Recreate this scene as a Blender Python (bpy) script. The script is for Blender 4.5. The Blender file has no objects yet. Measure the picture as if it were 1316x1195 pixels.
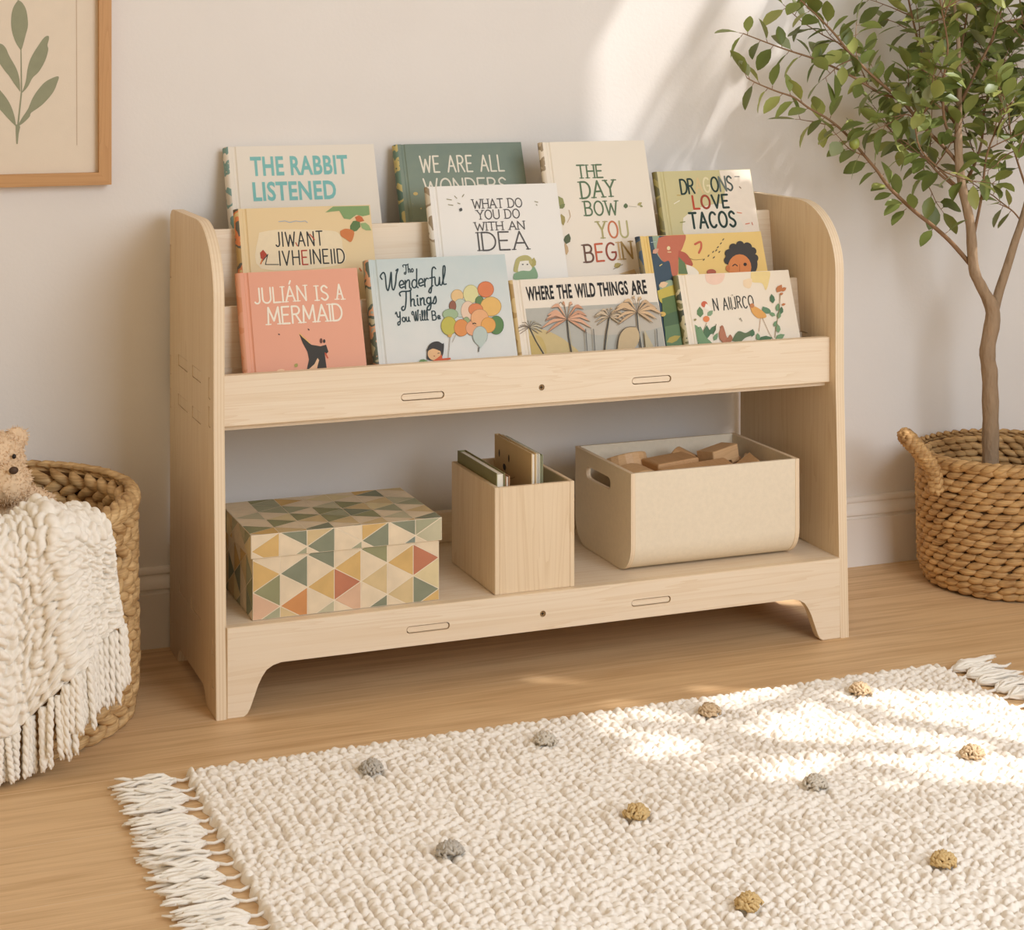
import bpy, bmesh, math, random
import numpy as np
from mathutils import Vector, Matrix, noise as mnoise

random.seed(7)
scene = bpy.context.scene
COL = scene.collection
PI = math.pi

# ------------------------------------------------------------------ camera
CAM = Vector((-.6517, -3.3755, 1.0877)); YAW = math.radians(21.335)
FPX = 2394.6; HY = 63.8; IW, IH = 1316, 1195
R_ = Vector((math.cos(YAW), -math.sin(YAW), 0)); F_ = Vector((math.sin(YAW), math.cos(YAW), 0))
cam = bpy.data.cameras.new('camera'); camo = bpy.data.objects.new('camera', cam); COL.objects.link(camo)
camo.location = CAM; camo.rotation_euler = (PI / 2, 0, -YAW)
cam.sensor_fit = 'HORIZONTAL'; cam.sensor_width = 36; cam.lens = 36 * FPX / IW
cam.shift_y = (HY - IH / 2) / IW
cam.clip_start = .05; cam.clip_end = 60
scene.camera = camo

def at(u, v, n, p):
    """the point of the plane (normal n, through p) that lies at photo position u, v"""
    d = F_ + R_ * ((u - IW / 2) / FPX) + Vector((0, 0, 1)) * ((HY - v) / FPX)
    n = Vector(n); s = (Vector(p) - CAM).dot(n) / d.dot(n)
    return CAM + d * s
def at_y(u, v, y): return at(u, v, (0, 1, 0), (0, y, 0))
def at_z(u, v, z): return at(u, v, (0, 0, 1), (0, 0, z))

# ------------------------------------------------------------------ materials
def lin(c):
    f = lambda x: x / 12.92 if x <= .04045 else ((x + .055) / 1.055) ** 2.4
    return tuple(f(x / 255) for x in c) + (1,)
MATS = {}
def newmat(name):
    m = bpy.data.materials.new(name); m.use_nodes = True
    return m, m.node_tree.nodes, m.node_tree.links, m.node_tree.nodes['Principled BSDF']
def mat(name, rgb, rough=.7, var=0., vscale=60, bump=0., bscale=300, spec=.3, stretch=(1, 1, 1), dist=.001):
    if name in MATS: return MATS[name]
    m, N, L, b = newmat(name)
    b.inputs['Roughness'].default_value = rough; b.inputs['Specular IOR Level'].default_value = spec
    c = lin(rgb); b.inputs['Base Color'].default_value = c
    if var or bump:
        tc = N.new('ShaderNodeTexCoord'); mp = N.new('ShaderNodeMapping'); mp.inputs['Scale'].default_value = stretch
        L.new(tc.outputs['Object'], mp.inputs['Vector'])
    if var:
        n = N.new('ShaderNodeTexNoise'); n.inputs['Scale'].default_value = vscale; n.inputs['Detail'].default_value = 4
        L.new(mp.outputs[0], n.inputs['Vector'])
        mx = N.new('ShaderNodeMix'); mx.data_type = 'RGBA'
        mx.inputs[6].default_value = tuple(max(0, x * (1 - var)) for x in c[:3]) + (1,)
        mx.inputs[7].default_value = tuple(min(1, x * (1 + var)) for x in c[:3]) + (1,)
        L.new(n.outputs['Fac'], mx.inputs[0]); L.new(mx.outputs[2], b.inputs['Base Color'])
    if bump:
        n2 = N.new('ShaderNodeTexNoise'); n2.inputs['Scale'].default_value = bscale; n2.inputs['Detail'].default_value = 3
        L.new(mp.outputs[0], n2.inputs['Vector'])
        bp = N.new('ShaderNodeBump'); bp.inputs['Strength'].default_value = bump; bp.inputs['Distance'].default_value = dist
        L.new(n2.outputs['Fac'], bp.inputs['Height']); L.new(bp.outputs[0], b.inputs['Normal'])
    MATS[name] = m
    return m

def wood(name, light, dark, axis='X', scale=1., rough=.5, contrast=1., fine=.35):
    if name in MATS: return MATS[name]
    m, N, L, b = newmat(name)
    b.inputs['Roughness'].default_value = rough; b.inputs['Specular IOR Level'].default_value = .35
    tc = N.new('ShaderNodeTexCoord'); mp = N.new('ShaderNodeMapping')
    s = {'X': (1.1, 22, 22), 'Y': (22, 1.1, 22), 'Z': (22, 22, 1.1)}[axis]
    mp.inputs['Scale'].default_value = tuple(x * scale for x in s)
    L.new(tc.outputs['Object'], mp.inputs['Vector'])
    n1 = N.new('ShaderNodeTexNoise'); n1.inputs['Scale'].default_value = 1.; n1.inputs['Detail'].default_value = 3; n1.inputs['Distortion'].default_value = .8
    L.new(mp.outputs[0], n1.inputs['Vector'])
    mul = N.new('ShaderNodeMath'); mul.operation = 'MULTIPLY'; mul.inputs[1].default_value = 9
    L.new(n1.outputs['Fac'], mul.inputs[0])
    fr = N.new('ShaderNodeMath'); fr.operation = 'FRACT'; L.new(mul.outputs[0], fr.inputs[0])
    pw = N.new('ShaderNodeMath'); pw.operation = 'POWER'; pw.inputs[1].default_value = 3; L.new(fr.outputs[0], pw.inputs[0])
    mp2 = N.new('ShaderNodeMapping')
    mp2.inputs['Scale'].default_value = tuple({1.1: 6, 22: 330}[x] * scale for x in s)
    L.new(tc.outputs['Object'], mp2.inputs['Vector'])
    n2 = N.new('ShaderNodeTexNoise'); n2.inputs['Scale'].default_value = 1.; n2.inputs['Detail'].default_value = 2
    L.new(mp2.outputs[0], n2.inputs['Vector'])
    a = N.new('ShaderNodeMath'); a.operation = 'MULTIPLY_ADD'; a.inputs[1].default_value = fine; a.inputs[2].default_value = 0
    L.new(n2.outputs['Fac'], a.inputs[0])
    a2 = N.new('ShaderNodeMath'); a2.operation = 'MULTIPLY_ADD'; a2.inputs[1].default_value = .32 * contrast
    L.new(pw.outputs[0], a2.inputs[0]); L.new(a.outputs[0], a2.inputs[2])
    n3 = N.new('ShaderNodeTexNoise'); n3.inputs['Scale'].default_value = .35; n3.inputs['Detail'].default_value = 1
    L.new(mp.outputs[0], n3.inputs['Vector'])
    a3 = N.new('ShaderNodeMath'); a3.operation = 'MULTIPLY_ADD'; a3.inputs[1].default_value = .35 * contrast
    L.new(n3.outputs['Fac'], a3.inputs[0]); L.new(a2.outputs[0], a3.inputs[2])
    mx = N.new('ShaderNodeMix'); mx.data_type = 'RGBA'; mx.clamp_factor = True
    mx.inputs[6].default_value = lin(light); mx.inputs[7].default_value = lin(dark)
    L.new(a3.outputs[0], mx.inputs[0]); L.new(mx.outputs[2], b.inputs['Base Color'])
    MATS[name] = m
    return m

def ply(name, axis):
    """plywood edge: thin light and dark plies across the thickness axis"""
    if name in MATS: return MATS[name]
    m, N, L, b = newmat(name); b.inputs['Roughness'].default_value = .6
    tc = N.new('ShaderNodeTexCoord'); sp = N.new('ShaderNodeSeparateXYZ'); L.new(tc.outputs['Object'], sp.inputs[0])
    mu = N.new('ShaderNodeMath'); mu.operation = 'MULTIPLY'; mu.inputs[1].default_value = 2 * PI / .0052
    L.new(sp.outputs[axis], mu.inputs[0])
    sn = N.new('ShaderNodeMath'); sn.operation = 'SINE'; L.new(mu.outputs[0], sn.inputs[0])
    ma = N.new('ShaderNodeMath'); ma.operation = 'MULTIPLY_ADD'; ma.inputs[1].default_value = .5; ma.inputs[2].default_value = .5
    L.new(sn.outputs[0], ma.inputs[0])
    mx = N.new('ShaderNodeMix'); mx.data_type = 'RGBA'
    mx.inputs[6].default_value = lin((236, 214, 184)); mx.inputs[7].default_value = lin((226, 200, 164))
    L.new(ma.outputs[0], mx.inputs[0]); L.new(mx.outputs[2], b.inputs['Base Color'])
    MATS[name] = m
    return m

# ------------------------------------------------------------------ object helpers
def tag(o, label=None, cat=None, group=None, kind=None):
    if label: o['label'] = label
    if cat: o['category'] = cat
    if group: o['group'] = group
    if kind: o['kind'] = kind
    return o
def empty(name, loc=(0, 0, 0), label=None, cat=None, group=None):
    o = bpy.data.objects.new(name, None); COL.objects.link(o); o.location = loc; o.empty_display_size = .05
    return tag(o, label, cat, group)
def link(name, me, mats, parent=None, smooth=False):
    if not isinstance(mats, (list, tuple)): mats = [mats]
    for m in mats: me.materials.append(m)
    if smooth: me.polygons.foreach_set('use_smooth', [True] * len(me.polygons))
    o = bpy.data.objects.new(name, me); COL.objects.link(o)
    if parent: o.parent = parent
    return o
def mesh(name, V, Fc, mats, parent=None, smooth=False, mi=None):
    me = bpy.data.meshes.new(name)
    me.from_pydata([tuple(map(float, v)) for v in V], [], [tuple(int(i) for i in f) for f in Fc])
    if mi is not None: me.polygons.foreach_set('material_index', list(mi))
    me.update()
    return link(name, me, mats, parent, smooth)
class MB:
    """collects shapes of one mesh"""
    def __init__(s): s.V = []; s.F = []; s.M = []
    def add(s, V, F, m=0):
        o = len(s.V); s.V += [tuple(v) for v in V]; s.F += [tuple(i + o for i in f) for f in F]; s.M += [m] * len(F)
    def box(s, a, b, m=0):
        x0, y0, z0 = a; x1, y1, z1 = b
        s.add([(x0, y0, z0), (x1, y0, z0), (x1, y1, z0), (x0, y1, z0), (x0, y0, z1), (x1, y0, z1), (x1, y1, z1), (x0, y1, z1)],
              [(0, 3, 2, 1), (4, 5, 6, 7), (0, 1, 5, 4), (1, 2, 6, 5), (2, 3, 7, 6), (3, 0, 4, 7)], m)
    def tube(s, P, r, n=8, m=0, cap=True):
        P = [Vector(p) for p in P]
        if not isinstance(r, (list, tuple)): r = [r] * len(P)
        t0 = (P[1] - P[0]).normalized(); u = t0.orthogonal().normalized(); V = []; Fc = []
        for i, p in enumerate(P):
            t = ((P[min(i + 1, len(P) - 1)] - P[max(i - 1, 0)])).normalized()
            u = (u - t * u.dot(t)); u = u.normalized() if u.length > 1e-6 else t.orthogonal().normalized()
            w = t.cross(u)
            for k in range(n):
                a = 2 * PI * k / n; V.append(p + (u * math.cos(a) + w * math.sin(a)) * r[i])
        for i in range(len(P) - 1):
            for k in range(n):
                Fc.append((i * n + k, i * n + (k + 1) % n, (i + 1) * n + (k + 1) % n, (i + 1) * n + k))
        if cap:
            Fc.append(tuple(range(n))[::-1]); Fc.append(tuple((len(P) - 1) * n + k for k in range(n)))
        s.add(V, Fc, m)
    def ellipsoid(s, c, rx, ry, rz, X=(1, 0, 0), Y=(0, 1, 0), Z=(0, 0, 1), nu=10, nv=6, m=0):
        c = Vector(c); X = Vector(X); Y = Vector(Y); Z = Vector(Z); V = [c + Z * rz]; Fc = []
        for j in range(1, nv):
            a = PI * j / nv
            for i in range(nu):
                b = 2 * PI * i / nu
                V.append(c + X * rx * math.sin(a) * math.cos(b) + Y * ry * math.sin(a) * math.sin(b) + Z * rz * math.cos(a))
        V.append(c - Z * rz); last = len(V) - 1
        for i in range(nu): Fc.append((0, 1 + i, 1 + (i + 1) % nu))
        for j in range(nv - 2):
            for i in range(nu):
                a = 1 + j * nu + i; b = 1 + j * nu + (i + 1) % nu; Fc.append((a, a + nu, b + nu, b))
        for i in range(nu): Fc.append((1 + (nv - 2) * nu + i, last, 1 + (nv - 2) * nu + (i + 1) % nu))
        s.add(V, Fc, m)
    def build(s, name, mats, parent=None, smooth=False):
        return mesh(name, s.V, s.F, mats, parent, smooth, s.M)

def prism(name, prof, axis, a0, a1, mats, parent=None, bevel=.0012, seg=2, cuts=(), smooth=False):
    """2D outline extruded along axis; slot 0 = faces across the axis, slot 1 = edges; cuts = outlines of through holes"""
    def put(p, a): return {'X': (a, p[0], p[1]), 'Y': (p[0], a, p[1]), 'Z': (p[0], p[1], a)}[axis]
    def make(prof, a0, a1, bv):
        bm = bmesh.new(); n = len(prof)
        A = [bm.verts.new(put(p, a0)) for p in prof]; B = [bm.verts.new(put(p, a1)) for p in prof]
        caps = [bm.faces.new(A), bm.faces.new(B)]; side = []
        for i in range(n): side.append(bm.faces.new((A[i], A[(i + 1) % n], B[(i + 1) % n], B[i])))
        for f in side: f.material_index = 1
        if bv:
            ed = list({e for f in caps for e in f.edges})
            bmesh.ops.bevel(bm, geom=ed, offset=bv, segments=seg, affect='EDGES', profile=.5, material=1, clamp_overlap=True)
        bmesh.ops.recalc_face_normals(bm, faces=bm.faces)
        me = bpy.data.meshes.new(name); bm.to_mesh(me); bm.free(); return me
    me = make(prof, a0, a1, bevel)
    if not isinstance(mats, (list, tuple)): mats = [mats, mats]
    o = link(name, me, mats)
    if cuts:
        tmp = []
        for c in cuts:
            cm = make(c, min(a0, a1) - .01, max(a0, a1) + .01, 0)
            cm.polygons.foreach_set('material_index', [1] * len(cm.polygons))
            co = link('hole', cm, mats); tmp.append(co)
            md = o.modifiers.new('b', 'BOOLEAN'); md.operation = 'DIFFERENCE'; md.object = co; md.solver = 'EXACT'
        dg = bpy.context.evaluated_depsgraph_get(); dg.update()
        nm = bpy.data.meshes.new_from_object(o.evaluated_get(dg))
        o.modifiers.clear(); o.data = nm; nm.name = name
        for c in tmp: bpy.data.objects.remove(c)
    if parent: o.parent = parent
    if smooth:
        o.data.polygons.foreach_set('use_smooth', [True] * len(o.data.polygons))
        md = o.modifiers.new('s', 'EDGE_SPLIT'); md.split_angle = math.radians(35)
    return o
def rrect(x0, y0, x1, y1, r, n=5):
    P = []
    for cx, cy, a in ((x1 - r, y1 - r, 0), (x0 + r, y1 - r, 90), (x0 + r, y0 + r, 180), (x1 - r, y0 + r, 270)):
        for k in range(n + 1):
            t = math.radians(a + 90 * k / n); P.append((cx + r * math.cos(t), cy + r * math.sin(t)))
    return P
def catmull(P, n=6):
    P = [tuple(p) for p in P]; out = []
    Q = [P[0]] + P + [P[-1]]
    for i in range(1, len(Q) - 2):
        a, b, c, d = (np.array(Q[i + k], float) for k in (-1, 0, 1, 2))
        for k in range(n):
            t = k / n
            out.append(tuple(.5 * (2 * b + (c - a) * t + (2 * a - 5 * b + 4 * c - d) * t * t + (3 * b - a - 3 * c + d) * t ** 3)))
    out.append(P[-1]); return out

# ------------------------------------------------------------------ the setting
def wall_material():
    m, N, L, b = newmat('plaster'); b.inputs['Roughness'].default_value = .92; b.inputs['Specular IOR Level'].default_value = .1
    tc = N.new('ShaderNodeTexCoord')
    n = N.new('ShaderNodeTexNoise'); n.inputs['Scale'].default_value = 5; n.inputs['Detail'].default_value = 5
    L.new(tc.outputs['Object'], n.inputs['Vector'])
    mx = N.new('ShaderNodeMix'); mx.data_type = 'RGBA'
    mx.inputs[6].default_value = lin((228, 220, 211)); mx.inputs[7].default_value = lin((234, 227, 219))
    L.new(n.outputs['Fac'], mx.inputs[0]); L.new(mx.outputs[2], b.inputs['Base Color'])
    n2 = N.new('ShaderNodeTexNoise'); n2.inputs['Scale'].default_value = 160; n2.inputs['Detail'].default_value = 3
    L.new(tc.outputs['Object'], n2.inputs['Vector'])
    bp = N.new('ShaderNodeBump'); bp.inputs['Strength'].default_value = .25; bp.inputs['Distance'].default_value = .001
    L.new(n2.outputs['Fac'], bp.inputs['Height']); L.new(bp.outputs[0], b.inputs['Normal'])
    return m
def floor_material():
    m, N, L, b = newmat('oak_planks'); b.inputs['Roughness'].default_value = .5; b.inputs['Specular IOR Level'].default_value = .35
    tc = N.new('ShaderNodeTexCoord')
    br = N.new('ShaderNodeTexBrick'); br.offset = 0.; br.inputs['Scale'].default_value = 1
    br.inputs['Brick Width'].default_value = 7.; br.inputs['Row Height'].default_value = .19
    br.inputs['Mortar Size'].default_value = .0012; br.inputs['Mortar Smooth'].default_value = .3; br.inputs['Bias'].default_value = 0
    br.inputs['Color1'].default_value = (.3, .3, .3, 1); br.inputs['Color2'].default_value = (.7, .7, .7, 1); br.inputs['Mortar'].default_value = (.5, .5, .5, 1)
    mb_ = N.new('ShaderNodeMapping'); mb_.inputs['Location'].default_value = (4, .004, 0); L.new(tc.outputs['Object'], mb_.inputs['Vector'])
    L.new(mb_.outputs[0], br.inputs['Vector'])
    mp = N.new('ShaderNodeMapping'); mp.inputs['Scale'].default_value = (1.8, 34, 1)
    L.new(tc.outputs['Object'], mp.inputs['Vector'])
    add = N.new('ShaderNodeVectorMath'); add.operation = 'MULTIPLY_ADD'; add.inputs[1].default_value = (7, 13, 0)
    L.new(br.outputs['Color'], add.inputs[0]); L.new(mp.outputs[0], add.inputs[2])
    n = N.new('ShaderNodeTexNoise'); n.inputs['Scale'].default_value = 1.3; n.inputs['Detail'].default_value = 6; n.inputs['Roughness'].default_value = .6; n.inputs['Distortion'].default_value = .6
    L.new(add.outputs[0], n.inputs['Vector'])
    mp2 = N.new('ShaderNodeMapping'); mp2.inputs['Scale'].default_value = (7, 210, 1); L.new(tc.outputs['Object'], mp2.inputs['Vector'])
    n2 = N.new('ShaderNodeTexNoise'); n2.inputs['Scale'].default_value = 1; n2.inputs['Detail'].default_value = 2; L.new(mp2.outputs[0], n2.inputs['Vector'])
    s1 = N.new('ShaderNodeMath'); s1.operation = 'MULTIPLY_ADD'; s1.inputs[1].default_value = .5; L.new(n2.outputs['Fac'], s1.inputs[0]); L.new(n.outputs['Fac'], s1.inputs[2])
    s2 = N.new('ShaderNodeSeparateColor'); L.new(br.outputs['Color'], s2.inputs[0])
    s3 = N.new('ShaderNodeMath'); s3.operation = 'MULTIPLY_ADD'; s3.inputs[1].default_value = .25; L.new(s2.outputs[0], s3.inputs[0]); L.new(s1.outputs[0], s3.inputs[2])
    rp = N.new('ShaderNodeValToRGB'); rp.color_ramp.elements[0].position = .5; rp.color_ramp.elements[1].position = 1.15
    rp.color_ramp.elements[0].color = lin((186, 144, 98)); rp.color_ramp.elements[1].color = lin((224, 188, 142))
    L.new(s3.outputs[0], rp.inputs[0])
    mx = N.new('ShaderNodeMix'); mx.data_type = 'RGBA'; mx.inputs[7].default_value = lin((226, 194, 154))
    L.new(br.outputs['Fac'], mx.inputs[0]); L.new(rp.outputs[0], mx.inputs[6]); L.new(mx.outputs[2], b.inputs['Base Color'])
    bp = N.new('ShaderNodeBump'); bp.inputs['Strength'].default_value = .25; bp.inputs['Distance'].default_value = .001
    L.new(n2.outputs['Fac'], bp.inputs['Height']); L.new(bp.outputs[0], b.inputs['Normal'])
    return m
WALLM = wall_material(); FLOORM = floor_material()
TRIM = mat('painted_trim', (236, 226, 214), .5)
XW = 2.12; WY = .028; HC = 3.6
b = MB(); b.box((-3.2, -4.6, -.05), (XW + .12, WY + .12, 0)); tag(b.build('floor', FLOORM), 'warm oak plank floor', 'floor', kind='structure')
b = MB(); b.box((-3.2, WY, 0), (XW + .12, WY + .12, HC)); tag(b.build('wall_back', WALLM), 'off-white plastered wall behind the bookshelf', 'wall', kind='structure')
b = MB(); b.box((-3.2, -4.6, HC), (XW + .12, WY + .12, HC + .1)); tag(b.build('ceiling', WALLM), 'white ceiling', 'ceiling', kind='structure')
# side wall with two tall windows (beyond the right edge of the photo)
WIN = [(-.765, -.46, 1.45, 3.18), (-1.84, -1.31, 1.25, 2.58)]        # y0, y1, z0, z1
b = MB(); ys = [-4.6, WIN[1][0], WIN[1][1], WIN[0][0], WIN[0][1], WY]
b.box((XW, ys[0], 0), (XW + .04, ys[1], HC)); b.box((XW, ys[2], 0), (XW + .04, ys[3], HC)); b.box((XW, ys[4], 0), (XW + .04, ys[5], HC))
for y0, y1, z0, z1 in WIN:
    b.box((XW, y0, 0), (XW + .04, y1, z0)); b.box((XW, y0, z1), (XW + .04, y1, HC))
tag(b.build('wall_right', WALLM), 'plastered side wall with windows', 'wall', kind='structure')
for i, (y0, y1, z0, z1) in enumerate(WIN):
    b = MB(); w = .012
    b.box((XW + .005, y0, z0), (XW + .035, y0 + w, z1)); b.box((XW + .005, y1 - w, z0), (XW + .035, y1, z1))
    b.box((XW + .005, y0 + w, z0), (XW + .035, y1 - w, z0 + w)); b.box((XW + .005, y0 + w, z1 - w), (XW + .035, y1 - w, z1))
    tag(b.build('window_%d' % (i + 1), TRIM), 'white window frame', 'window', kind='structure')
# skirting board with a moulded top
prof = [(0, 0), (-.016, 0), (-.016, .096), (-.0165, .099), (-.011, .101), (-.011, .104), (-.0155, .108), (-.0155, .114), (-.0125, .121), (-.0075, .127), (-.006, .131), (-.0085, .134), (-.0085, .139), (-.006, .143), (0, .145)]
o = prism('baseboard_back', [(WY + y, z) for y, z in prof], 'X', -3.2, XW, TRIM, bevel=0, smooth=True)
tag(o, 'white moulded skirting board along the back wall', 'baseboard', kind='structure')

# ------------------------------------------------------------------ bookshelf
MAP_L, MAP_D = (244, 228, 204), (222, 194, 158)
WX = wood('maple_x', MAP_L, MAP_D, 'X'); WZ = wood('maple_z', (238, 216, 184), (210, 178, 136), 'Z'); WYm = wood('maple_y', MAP_L, MAP_D, 'Y')
PX, PY, PZ = ply('ply_x', 0), ply('ply_y', 1), ply('ply_z', 2)
W, D, T = 1.185, .389, .018
shelf = empty('bookshelf', (0, 0, 0), 'pale maple plywood front-facing bookshelf standing against the wall', 'bookshelf')
sp = [(0, 0), (-.074, 0)] + [(-.080, .012), (-.086, .024), (-.096, .030)] + [(-.286, .030), (-.296, .026), (-.304, .016), (-.314, 0)] + [(-D, 0), (-.378, .30), (-.371, .47), (-.3705, .66)]
for k in range(0, 13):
    a = PI / 2 * k / 12
    sp.append((-.2305 - .140 * math.cos(a), .675 + .125 * math.sin(a)))
sp += [(-.03, .8), (-.015, .798), (-.004, .79), (0, .777)]
def slot(y0, z0, y1, z1, r=.003): return rrect(min(y0, y1), min(z0, z1), max(y0, y1), max(z0, z1), r, 3)
mort = [slot(-.270, .527, -.1995, .5475), slot(-.1598, .527, -.0775, .5475), slot(-.270, .457, -.1995, .4775), slot(-.1598, .457, -.0775, .4775),
        slot(-.346, .512, -.330, .548), slot(-.346, .466, -.330, .50), slot(-.016, .50, -.003, .535), slot(-.016, .44, -.003, .475),
        slot(-.017, .675, -.003, .735), slot(-.27, .128, -.19, .1485), slot(-.165, .128, -.085, .1485), slot(-.374, .10, -.358, .128), slot(-.374, .045, -.358, .06),
        slot(-.017, .16, -.003, .19), slot(-.017, .05, -.003, .08)]
for x0 in (0, W - T):
    p = prism('side_panel', sp, 'X', x0, x0 + T, [WZ, PX], shelf, .0015, 2, mort, smooth=False)
    for c in mort:
        ys_ = [q[0] for q in c]; zs_ = [q[1] for q in c]; g = .0012
        tb = prism('tab', rrect(min(ys_) + g, min(zs_) + g, max(ys_) - g, max(zs_) - g, .002, 3), 'X', x0 + .0008, x0 + T - .0005, [WZ, WZ], p, .0004, 1)
# front rails
def rail(name, prof, y0, slots, hole, parent):
    cuts = [rrect(a, z0, b_, z1, (z1 - z0) / 2 - .0005) for a, b_, z0, z1 in slots]
    hx, hz = hole; cuts.append([(hx + .0055 * math.cos(k * PI / 8), hz + .0055 * math.sin(k * PI / 8)) for k in range(16)])
    r = prism(name, prof, 'Y', y0, y0 + T, [WX, PY], parent, .0015, 2, cuts)
    for a, b_, z0, z1 in slots:
        g = .0016
        prism('tab', rrect(a + g, z0 + g, b_ - g, z1 - g, (z1 - z0) / 2 - .002), 'Y', y0 + .002, y0 + T, [WX, PY], r, .0004, 1)
    s = MB()
    s.tube([(hx, y0 + .0016, hz), (hx, y0 + .006, hz)], .0046, 14)
    s.box((hx - .0028, y0 + .0012, hz - .0007), (hx + .0028, y0 + .003, hz + .0007), 1); s.box((hx - .0007, y0 + .0012, hz - .0028), (hx + .0007, y0 + .003, hz + .0028), 1)
    o = s.build('screw', [mat('brass_screw', (150, 116, 74), .45), mat('screw_recess', (46, 34, 24), .8)], r)
    return r
YR = -.351; ZU0, ZU1, ZL = .4673, .5511, .1478
rail('upper_rail', [(T, ZU0), (W - T, ZU0), (W - T, ZU1), (T, ZU1)], YR, [(.327, .405, .4885, .5015), (.760, .838, .4885, .5015)], (.5855, .4955), shelf)
YL = -.3885
lp = [(T, 0), (.046, 0), (.052, .004), (.056, .012)] + [(.070, .050), (.0755, .064), (.083, .074), (.094, .0805), (.108, .0825)] + \
     [(1.067, .0825), (1.081, .0805), (1.092, .074), (1.0995, .064), (1.105, .050)] + [(1.119, .012), (1.123, .004), (1.129, 0), (W - T, 0), (W - T, ZL), (T, ZL)]
rail('lower_rail', lp, YL, [(.3245, .4015, .1035, .116), (.7415, .8185, .1035, .116)], (.5725, .1105), shelf)
b = MB(); b.box((T, YL + T + .0002, ZL - .018), (W - T, -.0005, ZL - .0004)); b.build('bottom_shelf', WX, shelf)
b = MB(); b.box((T, -.018, ZL), (W - T, -.0005, .205)); b.build('back_rail', WX, shelf)
prism('back_rail', [(T, 0), (.05, 0), (.08, .055), (1.105, .055), (1.135, 0), (W - T, 0), (W - T, ZL - .019), (T, ZL - .019)], 'Y', -.018, -.0005, [WX, PY], shelf, .001, 1)
b = MB(); b.box((T, -.3325, .458), (W - T, -.0005, .476)); b.build('pocket_board', WX, shelf)
b = MB(); b.box((T, -.248, .528), (W - T, -.0005, .546)); b.build('pocket_board', WX, shelf)
def divider(y, z, k, zb):
    pr_ = [(y, z), (y - k * (z - zb), zb), (y - k * (z - zb) + .0095, zb), (y + .0095, z)]
    return prism('divider', pr_, 'X', T, W - T, [WX, WX], shelf, .001, 2)
divider(-.1215, .770, .140, .546)
divider(-.2300, .648, .128, .476)

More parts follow.
